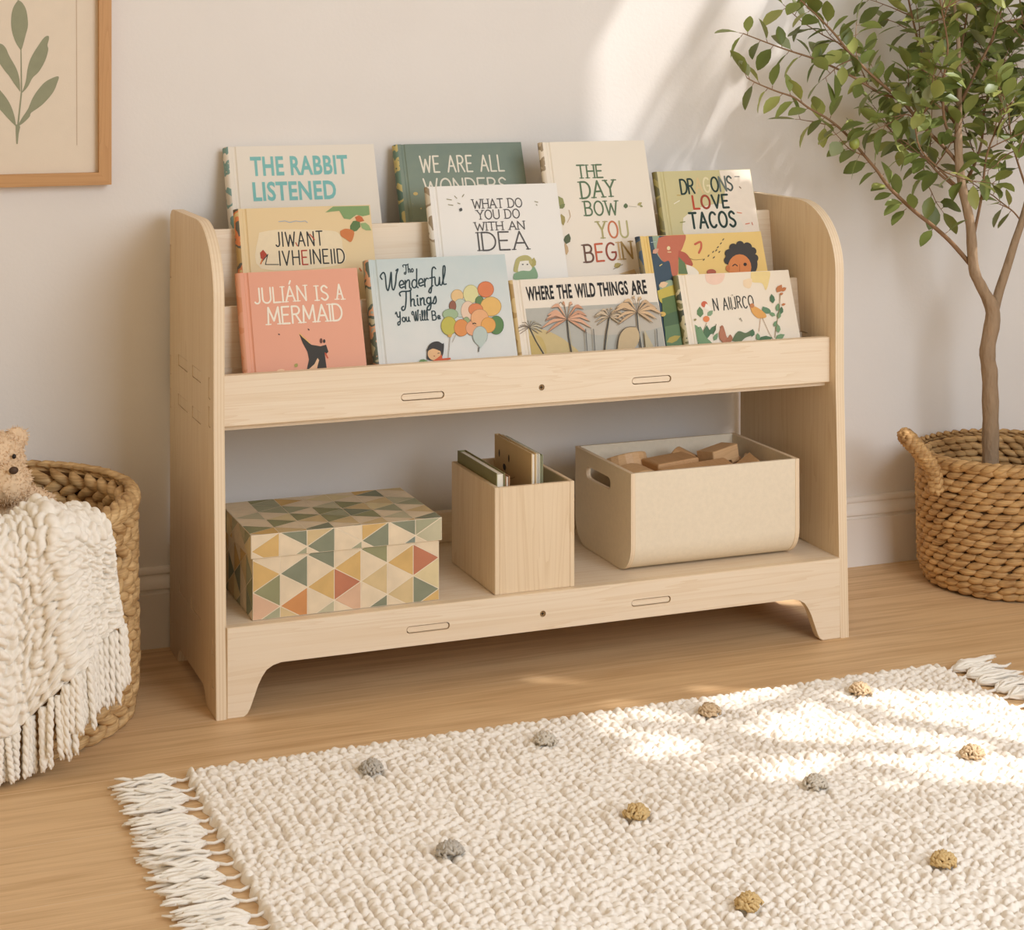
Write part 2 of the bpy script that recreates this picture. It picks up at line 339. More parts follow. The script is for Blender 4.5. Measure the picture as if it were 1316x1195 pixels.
# ------------------------------------------------------------------ lettering made of strokes
def arc(cx, cy, rx, ry, a0, a1, n=10):
    return [(cx + rx * math.cos(math.radians(a0 + (a1 - a0) * i / n)), cy + ry * math.sin(math.radians(a0 + (a1 - a0) * i / n))) for i in range(n + 1)]
G = {  # advance, strokes
 'A': (.66, [[(0, 0), (.33, 1), (.66, 0)], [(.13, .36), (.53, .36)]]),
 'B': (.52, [[(0, 0), (0, 1)], [(0, 1), (.24, 1)] + arc(.24, .77, .22, .23, 90, -90) + [(0, .54)], [(0, .54), (.26, .54)] + arc(.26, .27, .26, .27, 90, -90) + [(0, 0)]]),
 'C': (.58, [arc(.31, .5, .31, .5, 45, 315, 16)]),
 'D': (.60, [[(0, 0), (0, 1)], [(0, 1), (.18, 1)] + arc(.2, .5, .4, .5, 90, -90, 14) + [(0, 0)]]),
 'E': (.48, [[(.46, 0), (0, 0), (0, 1), (.46, 1)], [(0, .52), (.38, .52)]]),
 'F': (.46, [[(0, 0), (0, 1), (.46, 1)], [(0, .52), (.36, .52)]]),
 'G': (.62, [arc(.32, .5, .32, .5, 50, 330, 16) + [(.6, .45), (.36, .45)]]),
 'H': (.58, [[(0, 0), (0, 1)], [(.58, 0), (.58, 1)], [(0, .52), (.58, .52)]]),
 'I': (.02, [[(.01, 0), (.01, 1)]]),
 'J': (.36, [[(.34, 1), (.34, .2)] + arc(.16, .2, .18, .2, 0, -150, 8)]),
 'K': (.54, [[(0, 0), (0, 1)], [(.5, 1), (0, .45)], [(.16, .6), (.54, 0)]]),
 'L': (.46, [[(0, 1), (0, 0), (.46, 0)]]),
 'M': (.76, [[(0, 0), (.06, 1), (.38, .2), (.70, 1), (.76, 0)]]),
 'N': (.60, [[(0, 0), (0, 1), (.6, 0), (.6, 1)]]),
 'O': (.68, [arc(.34, .5, .34, .5, 0, 360, 22)]),
 'R': (.54, [[(0, 0), (0, 1), (.24, 1)] + arc(.24, .76, .24, .24, 90, -90) + [(0, .52)], [(.22, .52), (.54, 0)]]),
 'S': (.50, [catmull([(.46, .86), (.26, 1), (.04, .86), (.08, .62), (.40, .42), (.48, .18), (.24, 0), (.0, .14)], 5)]),
 'T': (.58, [[(0, 1), (.58, 1)], [(.29, 0), (.29, 1)]]),
 'U': (.58, [[(0, 1), (0, .3)] + arc(.29, .3, .29, .3, 180, 360, 12) + [(.58, 1)]]),
 'V': (.62, [[(0, 1), (.31, 0), (.62, 1)]]),
 'W': (.9, [[(0, 1), (.22, 0), (.45, .8), (.68, 0), (.9, 1)]]),
 'Y': (.6, [[(0, 1), (.3, .5), (.6, 1)], [(.3, .5), (.3, 0)]]),
 "'": (.05, [[(0, 1), (.05, 1.2)]]),
 'Á': (.66, [[(0, 0), (.33, 1), (.66, 0)], [(.13, .36), (.53, .36)], [(.32, 1.16), (.42, 1.36)]]),
 ' ': (.26, []),
 # flowing lower-case (x-height .46)
 'a': (.34, [arc(.16, .22, .16, .22, 40, 400, 14), [(.31, .44), (.31, .06), (.38, 0)]]),
 'e': (.32, [[(.0, .2), (.28, .26)] + arc(.15, .26, .14, .2, 0, 310, 12) + [(.34, .1)]]),
 'n': (.36, [[(0, .44), (.02, 0)], catmull([(.02, .28), (.14, .44), (.26, .40), (.27, .05), (.36, 0)], 5)]),
 'd': (.36, [arc(.15, .22, .15, .22, 20, 380, 14), [(.31, 1.0), (.29, .06), (.38, 0)]]),
 'r': (.26, [[(0, .44), (.03, 0)], catmull([(.03, .28), (.12, .44), (.24, .42)], 5)]),
 'f': (.30, [catmull([(.40, .92), (.28, 1.02), (.17, .85), (.15, .2), (.08, -.32), (-.05, -.28), (.04, -.1), (.2, .02)], 6), [(.02, .44), (.32, .48)]]),
 'u': (.38, [catmull([(0, .44), (.01, .12), (.1, 0), (.22, .08), (.28, .44)], 5), [(.28, .44), (.29, .05), (.38, 0)]]),
 'l': (.24, [catmull([(.0, .05), (.18, .6), (.2, .98), (.1, 1.0), (.07, .6), (.09, .08), (.26, .04)], 6)]),
 'h': (.36, [[(.02, 1.0), (.02, 0)], catmull([(.02, .26), (.14, .44), (.26, .38), (.27, .05), (.36, 0)], 5)]),
 'i': (.16, [[(.05, .44), (.06, .05), (.14, 0)], arc(.05, .62, .025, .03, 0, 360, 6)]),
 'g': (.34, [arc(.15, .24, .15, .2, 30, 390, 14), catmull([(.3, .44), (.3, -.1), (.2, -.36), (.02, -.3), (.1, -.12), (.4, .06)], 6)]),
 's': (.28, [catmull([(.0, .04), (.2, .46), (.26, .18), (.16, 0), (.02, .04)], 6)]),
 'o': (.34, [arc(.16, .22, .16, .22, 0, 360, 16)]),
 'w': (.42, [[(0, .44), (.1, 0), (.2, .36), (.3, 0), (.4, .46)]]),
 # flowing capitals
 'Ŵ': (1.0, [catmull([(.0, .62), (-.1, .8), (.08, .98), (.2, .8), (.26, .2), (.36, .0), (.46, .3), (.56, .95), (.6, .2), (.7, .0), (.82, .3), (.88, .8), (.98, 1.08), (.86, 1.02)], 6)]),
 'Ť': (.62, [catmull([(.0, .74), (-.06, .9), (.12, 1.0), (.6, .98), (.8, 1.06)], 6), catmull([(.42, .98), (.4, .4), (.3, -.12), (.12, -.2), (.08, -.02), (.2, .04)], 6)]),
 'Ý': (.5, [catmull([(-.06, .82), (.06, .98), (.12, .6), (.24, .46), (.38, .62), (.44, 1.0)], 6), catmull([(.44, 1.0), (.4, .3), (.3, -.2), (.1, -.3), (.12, -.05), (.34, .06)], 6)]),
 'Ĳ': (.3, [[(.0, 1), (.3, 1)], [(.16, 1), (.16, 0)]]),
}
def stroke(V, F, pts, w, z):
    """a flat ribbon of width w with rounded ends and joints"""
    pts = [np.array(p, float) for p in pts]
    for a, b_ in zip(pts, pts[1:]):
        d = b_ - a; l = np.hypot(*d)
        if l < 1e-9: continue
        n_ = np.array((-d[1], d[0])) / l * w / 2; o = len(V)
        z += 3e-6; V += [(*(a + n_), z), (*(a - n_), z), (*(b_ - n_), z), (*(b_ + n_), z)]; F.append((o, o + 1, o + 2, o + 3))
    step = 1 if len(pts) < 6 else 1
    for p in pts[::step]:
        z += 3e-6; o = len(V); V += [(p[0] + w / 2 * math.cos(k * PI / 4), p[1] + w / 2 * math.sin(k * PI / 4), z) for k in range(8)]; F.append(tuple(range(o, o + 8)))
def lettering(V, F, s, p0, p1, h, w, z, serif=False, gap=.2, slant=0., jitter=0, ranges=None):
    """writes s from p0 to p1 with cap height h"""
    tot = sum(G[c][0] for c in s) + gap * (len(s) - 1)
    sx = (p1[0] - p0[0]) / tot; x = 0; rnd = random.Random(len(s)); ky = (p1[1] - p0[1]) / (p1[0] - p0[0])
    for ch in s:
        adv, st = G[ch]; f0 = len(F); dy = rnd.uniform(-jitter, jitter)
        for stq in st:
            z += 4e-6
            q = [(p0[0] + (x + px + slant * py * h / sx) * sx, p0[1] + (py + dy) * h + ky * (x + px) * sx) for px, py in stq]
            stroke(V, F, q, w, z)
            if serif and len(stq) < 6:
                for e in (stq[0], stq[-1]):
                    if e[1] in (0, 1) and ch not in 'ELTFZC':
                        ex = p0[0] + (x + e[0]) * sx; ey = p0[1] + (e[1] + dy) * h + ky * (x + e[0]) * sx
                        stroke(V, F, [(ex - w * 1.3, ey), (ex + w * 1.3, ey)], w * .6, z)
                if ch in 'TFI' or ch == 'E':
                    for e in stq:
                        if e[1] == 0 and ch in 'TF':
                            ex = p0[0] + (x + e[0]) * sx; stroke(V, F, [(ex - w * 1.3, p0[1] + dy * h + ky * (x + e[0]) * sx), (ex + w * 1.3, p0[1] + dy * h + ky * (x + e[0]) * sx)], w * .6, z)
        if ranges is not None: ranges.append((f0, len(F)))
        x += adv + gap
def heavy_text(s, p0, p1, h, bold, z):
    """heavy grotesque lettering from the built-in typeface; returns verts and faces between p0 and p1"""
    cu = bpy.data.curves.new('lettering', 'FONT'); cu.body = s; cu.size = 1; cu.offset = bold; cu.resolution_u = 3; cu.space_character = 1.06
    o = bpy.data.objects.new('lettering', cu); COL.objects.link(o)
    dg = bpy.context.evaluated_depsgraph_get(); dg.update()
    me = bpy.data.meshes.new_from_object(o.evaluated_get(dg))
    co = np.array([v.co[:] for v in me.vertices]); Fc = [tuple(p.vertices) for p in me.polygons]
    bpy.data.objects.remove(o); bpy.data.curves.remove(cu); bpy.data.meshes.remove(me)
    mn, mxx = co.min(0), co.max(0)
    sx = (p1[0] - p0[0]) / (mxx[0] - mn[0]); sy = h / (mxx[1] - mn[1]); ky = (p1[1] - p0[1]) / (p1[0] - p0[0])
    return [(p0[0] + (c[0] - mn[0]) * sx, p0[1] + (c[1] - mn[1]) * sy + ky * (c[0] - mn[0]) * sx, z) for c in co], Fc

# ------------------------------------------------------------------ picture books
PAGES = mat('paper_pages', (240, 230, 212), .85, .08, 900, stretch=(.02, .02, 1))
def ink(rgb): return mat('ink_%d_%d_%d' % rgb, rgb, .62, .05, 90)
def board_mat(name, c0, c1, h):
    """printed board fading from colour c0 at the foot of the book to c1 at its head, faint paper mottling"""
    m, N, L, b = newmat(name); b.inputs['Roughness'].default_value = .48; b.inputs['Specular IOR Level'].default_value = .35
    tc = N.new('ShaderNodeTexCoord'); sp_ = N.new('ShaderNodeSeparateXYZ'); L.new(tc.outputs['Object'], sp_.inputs[0])
    n = N.new('ShaderNodeTexNoise'); n.inputs['Scale'].default_value = 28; n.inputs['Detail'].default_value = 5; L.new(tc.outputs['Object'], n.inputs['Vector'])
    a = N.new('ShaderNodeMath'); a.operation = 'MULTIPLY_ADD'; a.inputs[1].default_value = 1 / h; a.inputs[2].default_value = -.2; L.new(sp_.outputs[1], a.inputs[0])
    a2 = N.new('ShaderNodeMath'); a2.operation = 'MULTIPLY_ADD'; a2.inputs[1].default_value = .4; L.new(n.outputs['Fac'], a2.inputs[0]); L.new(a.outputs[0], a2.inputs[2])
    mx = N.new('ShaderNodeMix'); mx.data_type = 'RGBA'; mx.clamp_factor = True; mx.inputs[6].default_value = lin(c0); mx.inputs[7].default_value = lin(c1)
    L.new(a2.outputs[0], mx.inputs[0]); L.new(mx.outputs[2], b.inputs['Base Color'])
    return m
def spine_mat(name, cols, scale=30):
    m, N, L, b = newmat(name); b.inputs['Roughness'].default_value = .5
    tc = N.new('ShaderNodeTexCoord'); n = N.new('ShaderNodeTexNoise'); n.inputs['Scale'].default_value = scale; n.inputs['Detail'].default_value = 2
    L.new(tc.outputs['Object'], n.inputs['Vector'])
    rp = N.new('ShaderNodeValToRGB'); rp.color_ramp.interpolation = 'CONSTANT'; els = rp.color_ramp.elements
    pos = [0, .44, .52, .60][:len(cols)]
    while len(els) < len(cols): els.new(.5)
    for e, p_, c in zip(els, pos, cols): e.position = p_; e.color = lin(c)
    L.new(n.outputs['Fac'], rp.inputs[0]); L.new(rp.outputs[0], b.inputs['Base Color'])
    return m
ROWS = {1: (-.050, .770, .37), 2: (-.1415, .770, .34), 4: (-.1562, .770, .34), 3: (-.2608, .648, .37), 5: (-.2458, .648, .37)}   # cover plane: y at height z, lean
SEAT = {1: .546, 2: .546, 4: .546, 3: .476, 5: .476}
class Book:
    def __init__(s, row, tl, tr, th, label, c0, c1, spine, group):
        y, z, k = ROWS[row]; s.n = Vector((0, -1, k)); s.p = Vector((0, y, z)); nn = math.sqrt(1 + k * k)
        a, b_ = at(*tl, s.n, s.p), at(*tr, s.n, s.p)
        zt = (a.z + b_.z) / 2; zb = SEAT[row] + th * k / nn + .0006
        s.w = b_.x - a.x; s.h = (zt - zb) * nn; s.o = Vector((a.x, y + k * (zb - z), zb)); s.ey = Vector((0, k, 1)) / nn; s.ez = Vector((0, -1, k)) / nn
        r = s.root = empty('picture_book', s.o, label, 'book', group); r.rotation_euler = (math.atan2(1, k), 0, 0)
        s.layer = 0; w, h = s.w, s.h
        # cover: front board, hinge groove, rounded spine and back board, swept up the height of the book
        bd = .0024; g = .0016
        out = [(w, 0), (.0185, 0)] + [(.0165, -g), (.0145, -g - .0003), (.0125, -g)] + [(.0105, 0), (.004, 0)]
        out += [(.004 - .0075 * math.sin(t), -th / 2 + (th / 2) * math.cos(t)) for t in [PI * i / 8 for i in range(1, 8)]]
        out += [(.004, -th), (w, -th)]
        inn = [(w, -th + bd), (.006, -th + bd), (.003, -th / 2), (.006, -bd), (w, -bd)]
        pr_ = out + inn; n = len(pr_)
        V = [(x, 0, z_) for x, z_ in pr_] + [(x, h, z_) for x, z_ in pr_]; Fc = []; mi = []
        for i in range(n):
            Fc.append((i, (i + 1) % n, n + (i + 1) % n, n + i)); mi.append(1 if 6 <= i <= 13 else 0)
        idx = list(range(n))
        no = len(out)
        # caps: strips between outer and inner outline
        for base, rev in ((0, False), (n, True)):
            front = [0, 1, 2, 3, 4, 5, 6] + [no + 3, no + 4]
            back = [6, 7, 8, 9, 10, 11, 12, 13, 14, 15] + [no + 0, no + 1, no + 2, no + 3]
            for ring in (front, back):
                rr = [base + i for i in ring]; Fc.append(tuple(rr)); mi.append(0)
        me = bpy.data.meshes.new('cover'); me.from_pydata(V, [], Fc); me.polygons.foreach_set('material_index', mi)
        bm = bmesh.new(); bm.from_mesh(me); bmesh.ops.recalc_face_normals(bm, faces=bm.faces); bm.to_mesh(me); bm.free()
        s.cover = link('cover', me, [board_mat('board_' + label[:14].replace(' ', '_'), c0, c1, h), spine], r)
        b = MB(); b.box((.006, .003, -th + bd + .0002), (w - .0035, h - .003, -bd - .0002)); b.build('page_block', PAGES, r)
        s.tV = []; s.tF = []; s.tM = []; s.iV = []; s.iF = []; s.iM = []; s.mt = []; s.mi = []
    def P(s, u, v):
        d = at(u, v, s.n, s.p) - s.o
        return (d.x, d.dot(s.ey))
    def slot_(s, L, rgb):
        m = ink(rgb)
        if m not in L: L.append(m)
        return L.index(m)
    def z(s):
        s.layer += 1; return .0003 + s.layer * .00005
    def clip(s, Q):
        """keeps an outline inside the board"""
        for f in (lambda q: q[0] - .0215, lambda q: s.w - .0008 - q[0], lambda q: q[1] - .001, lambda q: s.h - .0008 - q[1]):
            R = []
            for i in range(len(Q)):
                a, b_ = Q[i - 1], Q[i]; fa, fb = f(a), f(b_)
                if (fa >= 0) != (fb >= 0):
                    t = fa / (fa - fb); R.append((a[0] + (b_[0] - a[0]) * t, a[1] + (b_[1] - a[1]) * t))
                if fb >= 0: R.append(b_)
            Q = R
            if not Q: break
        return Q
    def poly(s, px, rgb, smooth=False):
        if smooth: px = catmull(list(px) + [px[0]], 5)[:-1]
        Q = s.clip([s.P(*p) for p in px])
        if len(Q) < 3: return
        z_ = s.z(); o = len(s.iV); s.iV += [(*q, z_) for q in Q]; s.iF.append(tuple(range(o, o + len(Q)))); s.iM.append(s.slot_(s.mi, rgb))
    def ell(s, cx, cy, rx, ry, rgb, rot=0, n=20):
        c, d = math.cos(math.radians(rot)), math.sin(math.radians(rot))
        s.poly([(cx + rx * math.cos(a) * c - ry * math.sin(a) * d, cy + rx * math.cos(a) * d + ry * math.sin(a) * c) for a in [2 * PI * k / n for k in range(n)]], rgb)
    def leaf(s, x0, y0, x1, y1, wd, rgb):
        dx, dy = x1 - x0, y1 - y0; nx, ny = -dy * wd, dx * wd
        s.poly([(x0, y0), (x0 + dx * .3 + nx, y0 + dy * .3 + ny), (x0 + dx * .65 + nx * .9, y0 + dy * .65 + ny * .9), (x1, y1), (x0 + dx * .65 - nx * .9, y0 + dy * .65 - ny * .9), (x0 + dx * .3 - nx, y0 + dy * .3 - ny)], rgb)
    def line(s, px, w, rgb):
        f0 = len(s.iF); stroke(s.iV, s.iF, [s.P(*p) for p in px], w / 800, s.z()); s.iM += [s.slot_(s.mi, rgb)] * (len(s.iF) - f0)
    def text(s, t, p0, p1, hpx, wpx, rgb, cols=None, **kw):
        a, b_ = s.P(*p0), s.P(*p1); c = s.P(p0[0] - .1 * hpx, p0[1] - hpx); h = c[1] - a[1]; f0 = len(s.tF); rg = []
        lettering(s.tV, s.tF, t, a, b_, h, wpx / 800, s.z(), ranges=rg, **kw)
        m0 = s.slot_(s.mt, rgb); s.tM += [m0] * (len(s.tF) - f0)
        if cols:
            for (i0, i1), cc in zip(rg, cols):
                k = s.slot_(s.mt, cc)
                for i in range(i0, i1): s.tM[i] = k
    def heavy(s, t, p0, p1, hpx, rgb, bold=.02):
        a, b_ = s.P(*p0), s.P(*p1); c = s.P(p0[0] - .1 * hpx, p0[1] - hpx)
        V, Fc = heavy_text(t, a, b_, c[1] - a[1], bold, s.z()); o = len(s.tV)
        s.tV += V; s.tF += [tuple(i + o for i in f) for f in Fc]; s.tM += [s.slot_(s.mt, rgb)] * len(Fc)
    def done(s):
        if s.tF: mesh('cover_title', s.tV, s.tF, s.mt, s.root, mi=s.tM)
        if s.iF: mesh('cover_illustration', s.iV, s.iF, s.mi, s.root, mi=s.iM)

GB, GM, GF = 'picture books in the back pocket', 'picture books in the middle pocket', 'picture books in the front pocket'
# --- back pocket
k = Book(1, (290, 187.5), (480, 186), .024, 'cream hardcover with large teal block lettering, first in the back pocket', (226, 214, 196), (230, 219, 202), spine_mat('spine_a', [(205, 190, 168), (120, 150, 140), (226, 214, 196)]), GB)
k.heavy('THE RABBIT', (323, 226.5), (448, 223.5), 25, (128, 186, 180), .028); k.heavy('LISTENED', (326, 259), (433, 256), 25, (128, 186, 180), .028)
k.done()
k = Book(1, (508, 185), (669.5, 183), .020, 'grey-green hardcover with white lettering, second in the back pocket', (168, 172, 138), (120, 134, 120), spine_mat('spine_b', [(88, 112, 96), (196, 176, 110), (104, 128, 108)]), GB)
k.text('WE ARE ALL', (541.5, 221.5), (648, 219.5), 20.5, 2.6, (236, 226, 206), gap=.24)
k.text('WONDERS', (546, 249), (652, 247), 19, 2.6, (236, 226, 206), gap=.2)
k.ell(534, 249, 3, 2.2, (214, 186, 120)); k.ell(530, 262, 1, 1, (222, 200, 140)); k.ell(519, 270, 1, 1, (222, 200, 140)); k.ell(541, 268, 1, 1, (222, 200, 140))
k.done()
k = Book(2, (694.5, 182), (827.5, 181), .013, 'tall cream hardcover with green and orange hand lettering, tallest in the middle pocket', (236, 222, 204), (232, 220, 200), spine_mat('spine_c', [(190, 170, 140), (150, 130, 100), (222, 206, 182)]), GM)
gr, orr, olv, brn = (98, 118, 88), (204, 122, 84), (170, 160, 108), (112, 82, 68)
k.text('THE', (743, 229), (775, 228), 16.5, 2.5, gr, serif=True)
k.text('DAY', (748, 255), (791, 252), 21, 3.0, gr, serif=True)
k.text('BOW', (753, 277), (794, 276), 18, 2.6, gr, serif=True)
k.text('YOU', (770, 306), (808, 305), 21, 2.8, orr, cols=[olv, orr, (186, 176, 124)], serif=True)
k.text('BEGIN', (753, 337), (813, 332), 22, 3.0, brn, cols=[brn, (196, 96, 66), (150, 78, 60), (204, 166, 120), (168, 140, 88)], serif=True)
k.leaf(804, 268, 804, 261, .4, (96, 112, 78)); k.line([(808, 265), (818, 266)], .8, (180, 170, 150)); k.leaf(819, 264, 825, 260, .25, (176, 164, 110)); k.leaf(822, 264, 826, 266, .3, (150, 150, 100))
k.leaf(717, 252, 723, 268, .28, (150, 150, 96)); k.leaf(719, 268, 726, 262, .3, (128, 134, 84)); k.leaf(721, 275, 724, 290, .25, (166, 150, 92)); k.leaf(727, 314, 731, 300, .3, (92, 100, 72)); k.line([(731, 270), (733, 278), (729, 286)], .8, (196, 160, 120)); k.leaf(728, 328, 726, 312, .2, (200, 168, 128))
k.leaf(789, 343, 798, 339, .35, (180, 160, 96)); k.line([(788, 346), (800, 340)], .8, (120, 100, 60)); k.poly([(795, 352), (815, 346), (818, 353)], (214, 184, 140))
k.done()
k = Book(2, (841.5, 220), (964, 218), .013, 'olive and cream hardcover with dark green hand lettering, behind the curly-haired face book', (206, 192, 142), (202, 190, 140), spine_mat('spine_d', [(96, 88, 44), (150, 136, 74), (120, 108, 58)]), GM)
k.poly([(924, 218.5), (964, 218), (978, 297), (882, 304), (877, 290), (886, 276), (930, 262), (932, 240), (926, 228)], (236, 220, 200))
k.poly([(878, 280), (896, 268), (930, 262), (950, 280), (950, 300), (884, 304)], (232, 220, 200), True)
dg_, rd = (44, 62, 54), (188, 78, 52)
k.text('DRAGONS', (876, 249.5), (942, 244.5), 18.5, 3.0, dg_, cols=[dg_, dg_, (216, 190, 140), (226, 212, 170), dg_, (110, 116, 108), (84, 92, 86)], gap=.16)
k.text('LOVE', (892, 268.5), (937, 266.5), 16.5, 3.4, dg_, cols=[rd, (160, 72, 50), dg_, dg_], gap=.22)
k.text('TACOS', (888, 293.5), (946, 291), 19.5, 3.8, dg_, gap=.24)
for x, y, x2, y2, c in ((944, 227, 950, 227, (96, 96, 90)), (950, 240, 952, 242, (120, 84, 60)), (947, 273, 953, 274, (216, 130, 90)), (958, 288, 963, 287, (214, 120, 84)), (966, 286, 967, 289, (200, 110, 80)), (874, 286, 880, 285, (140, 140, 70)), (870, 251, 875, 251, (190, 160, 90)), (866, 262, 873, 258, (236, 226, 200))): k.line([(x, y), (x2, y2)], 1.4, c)
k.done()
# --- middle pocket
k = Book(2, (303, 267), (475.5, 264.5), .016, 'sand-coloured picture book with root vegetable art and black lettering, middle pocket', (228, 204, 158), (226, 198, 148), spine_mat('spine_e', [(176, 140, 80), (92, 84, 66), (206, 120, 66), (206, 176, 112)]), GM)
k.poly([(333, 299), (360, 295), (420, 296), (436, 301), (440, 316), (436, 340), (336, 345)], (233, 214, 178), True)
k.text('JIWANT', (355, 317), (415, 315), 18, 2.0, (58, 56, 52), gap=.3, jitter=.02)
k.text('IVHEINEIID', (360, 341), (443, 337.5), 18, 2.0, (58, 56, 52), cols=[(58, 56, 52)] * 3 + [(176, 70, 50)] + [(58, 56, 52)] * 6, gap=.26, jitter=.03)
k.line([(380, 312), (382, 316)], 1.6, (188, 90, 60)); k.line([(398, 301), (404, 308)], 1.6, (188, 70, 50))
k.poly([(418, 273), (428, 265.5), (474, 264.5), (475, 276), (466, 278), (458, 276), (450, 282), (442, 281), (436, 271), (426, 272)], (132, 158, 104))
k.leaf(462, 283, 450, 299, .3, (96, 122, 74)); k.leaf(463, 287, 477, 296, .25, (150, 172, 116)); k.leaf(456, 279, 468, 284, .3, (198, 108, 62))
k.poly([(437, 297), (444, 294), (453, 296), (455, 301), (451, 311), (444, 307), (438, 303)], (206, 124, 70), True)
k.poly([(334, 325), (338, 321), (343, 327), (338, 334), (335, 332)], (176, 72, 50)); k.line([(337, 336), (344, 327), (341, 340), (358, 340)], 1.2, (60, 56, 50)); k.line([(335, 339), (337, 334)], 2, (206, 120, 60))
k.line([(358, 285), (366, 284), (372, 286), (380, 284), (386, 285), (392, 284), (395, 286)], 1., (168, 176, 190)); k.line([(462, 345), (464, 348)], 2, (206, 120, 70))
k.done()
k = Book(4, (548.5, 239), (715, 236), .013, 'white hardcover with thin grey serif lettering, overlapping a green one behind it', (236, 229, 218), (232, 226, 216), spine_mat('spine_f', [(196, 180, 152), (150, 130, 100), (224, 214, 196)]), GM)
gy = (92, 88, 84)
k.text('WHAT DO', (608, 268), (671, 266), 11.5, 1.7, gy, serif=True, gap=.16); k.text('YOU DO', (614, 282), (668, 280), 11.5, 1.7, gy, serif=True, gap=.18)
k.text('WITH AN', (611, 296.5), (674, 294.5), 10.5, 1.7, gy, serif=True, gap=.18); k.text('IDEA', (616, 322), (679, 320), 23, 2.4, gy, serif=True, gap=.16)
for a_, b_ in (((574, 256), (580, 257)), ((576, 263), (582, 264)), ((584, 252), (587, 255)), ((594, 253), (596, 250)), ((588, 261), (591, 262)), ((687, 259), (691, 260)), ((689, 263), (690, 264))): k.line([a_, b_], 1.3, (150, 142, 110))
k.leaf(591, 272, 593, 267, .4, (84, 84, 78))
k.poly([(660, 345), (664, 332), (676, 328), (684, 334), (684, 348), (662, 350)], (186, 176, 116), True); k.poly([(668, 336), (681, 336), (682, 350), (666, 350)], (234, 226, 210), True)
k.poly([(660, 352), (670, 348), (681, 348), (686, 342), (690, 358), (662, 360)], (138, 166, 130), True); k.leaf(684, 344, 686, 331, .3, (176, 164, 100)); k.leaf(683, 340, 680, 333, .3, (190, 176, 116)); k.line([(671, 340), (672, 340)], 1.6, (60, 56, 50)); k.line([(677, 340), (678, 340)], 1.6, (60, 56, 50))
k.done()
k = Book(5, (820, 304.5), (977.5, 296.5), .013, 'yellow and navy picture book with a curly-haired face, half hidden behind the leafy wreath book', (222, 184, 104), (224, 190, 116), spine_mat('spine_g', [(40, 52, 64), (56, 72, 86), (120, 104, 70)]), GF)
nv = (66, 82, 94)
k.poly([(820, 304), (862, 302), (864, 330), (872, 360), (880, 460), (838, 460)], nv)
k.poly([(838, 303), (846, 302), (848, 318), (858, 330), (852, 336), (842, 322)], (150, 164, 138), True)
k.poly([(846, 306), (856, 303), (880, 301), (878, 316), (872, 330), (871, 352), (864, 354), (860, 336), (852, 336), (844, 322)], (190, 110, 84), True)
k.poly([(872, 322), (882, 326), (890, 338), (888, 342), (878, 338), (872, 334)], (176, 92, 72), True); k.poly([(882, 340), (892, 344), (898, 352), (884, 354)], (232, 220, 200), True)
k.poly([(872, 330), (880, 338), (884, 352), (872, 352)], (104, 124, 84))
k.line(catmull([(893, 314), (900, 311), (901, 318), (898, 325)], 5), 3.2, (194, 100, 72)); k.ell(859, 319, 2.2, 2.6, (230, 210, 160)); k.line([(858, 324), (862, 324)], 1.2, (230, 210, 160))
for q in ((930, 307), (927, 312), (921, 321), (917, 323), (925, 323), (911, 328), (905, 333), (918, 330), (923, 317)): k.line([q, (q[0] - 1.4, q[1] + 1.6)], 1.3, (70, 70, 66))
k.line(catmull([(884, 331), (892, 334), (904, 333)], 4), .7, (150, 130, 80)); k.ell(914, 350, 6, 4, (170, 92, 70))
[k.ell(952 + 17 * math.cos(q * .55 - 3.3), 332 + 17 * math.sin(q * .55 - 3.3), 5.2, 5.2, (66, 62, 58)) for q in range(7)]; k.ell(958, 334, 11, 20, (66, 62, 58)); k.ell(949, 326, 15, 10, (66, 62, 58)); k.ell(960, 318, 6, 6, (66, 62, 58)); k.ell(938, 330, 6, 10, (66, 62, 58)); k.ell(966, 340, 7, 12, (66, 62, 58))
k.ell(950, 344, 15, 17, (206, 128, 74)); k.line(catmull([(941, 342), (944, 340), (947, 342)], 4), 1.6, (56, 46, 40)); k.ell(957, 340, 2.2, 2.2, (56, 46, 40)); k.line([(950, 340), (950, 349)], 1., (170, 96, 56)); k.ell(935, 345, 2.6, 4, (190, 112, 64)); k.ell(945, 353, 3, 1.4, (176, 84, 62))
k.poly([(846, 366), (862, 360), (868, 372), (850, 376)], (150, 166, 138), True); k.poly([(844, 374), (870, 366), (872, 384), (850, 390)], (196, 176, 84), True); k.poly([(850, 384), (872, 380), (876, 402), (854, 412)], (98, 118, 72), True)
k.poly([(852, 406), (876, 400), (880, 424), (856, 428)], (84, 106, 76), True); k.poly([(854, 420), (880, 418), (882, 446), (858, 448)], (106, 130, 92), True); k.ell(851, 404, 4, 3, (214, 176, 96)); k.leaf(846, 368, 858, 364, .3, (226, 190, 150)); k.leaf(856, 440, 874, 432, .2, (180, 160, 84)); k.leaf(838, 326, 846, 320, .3, (206, 156, 130)); k.line([(836, 312), (842, 311)], 1, (170, 180, 180)); k.line([(847, 342), (850, 340)], 1.4, (214, 190, 120))
k.done()
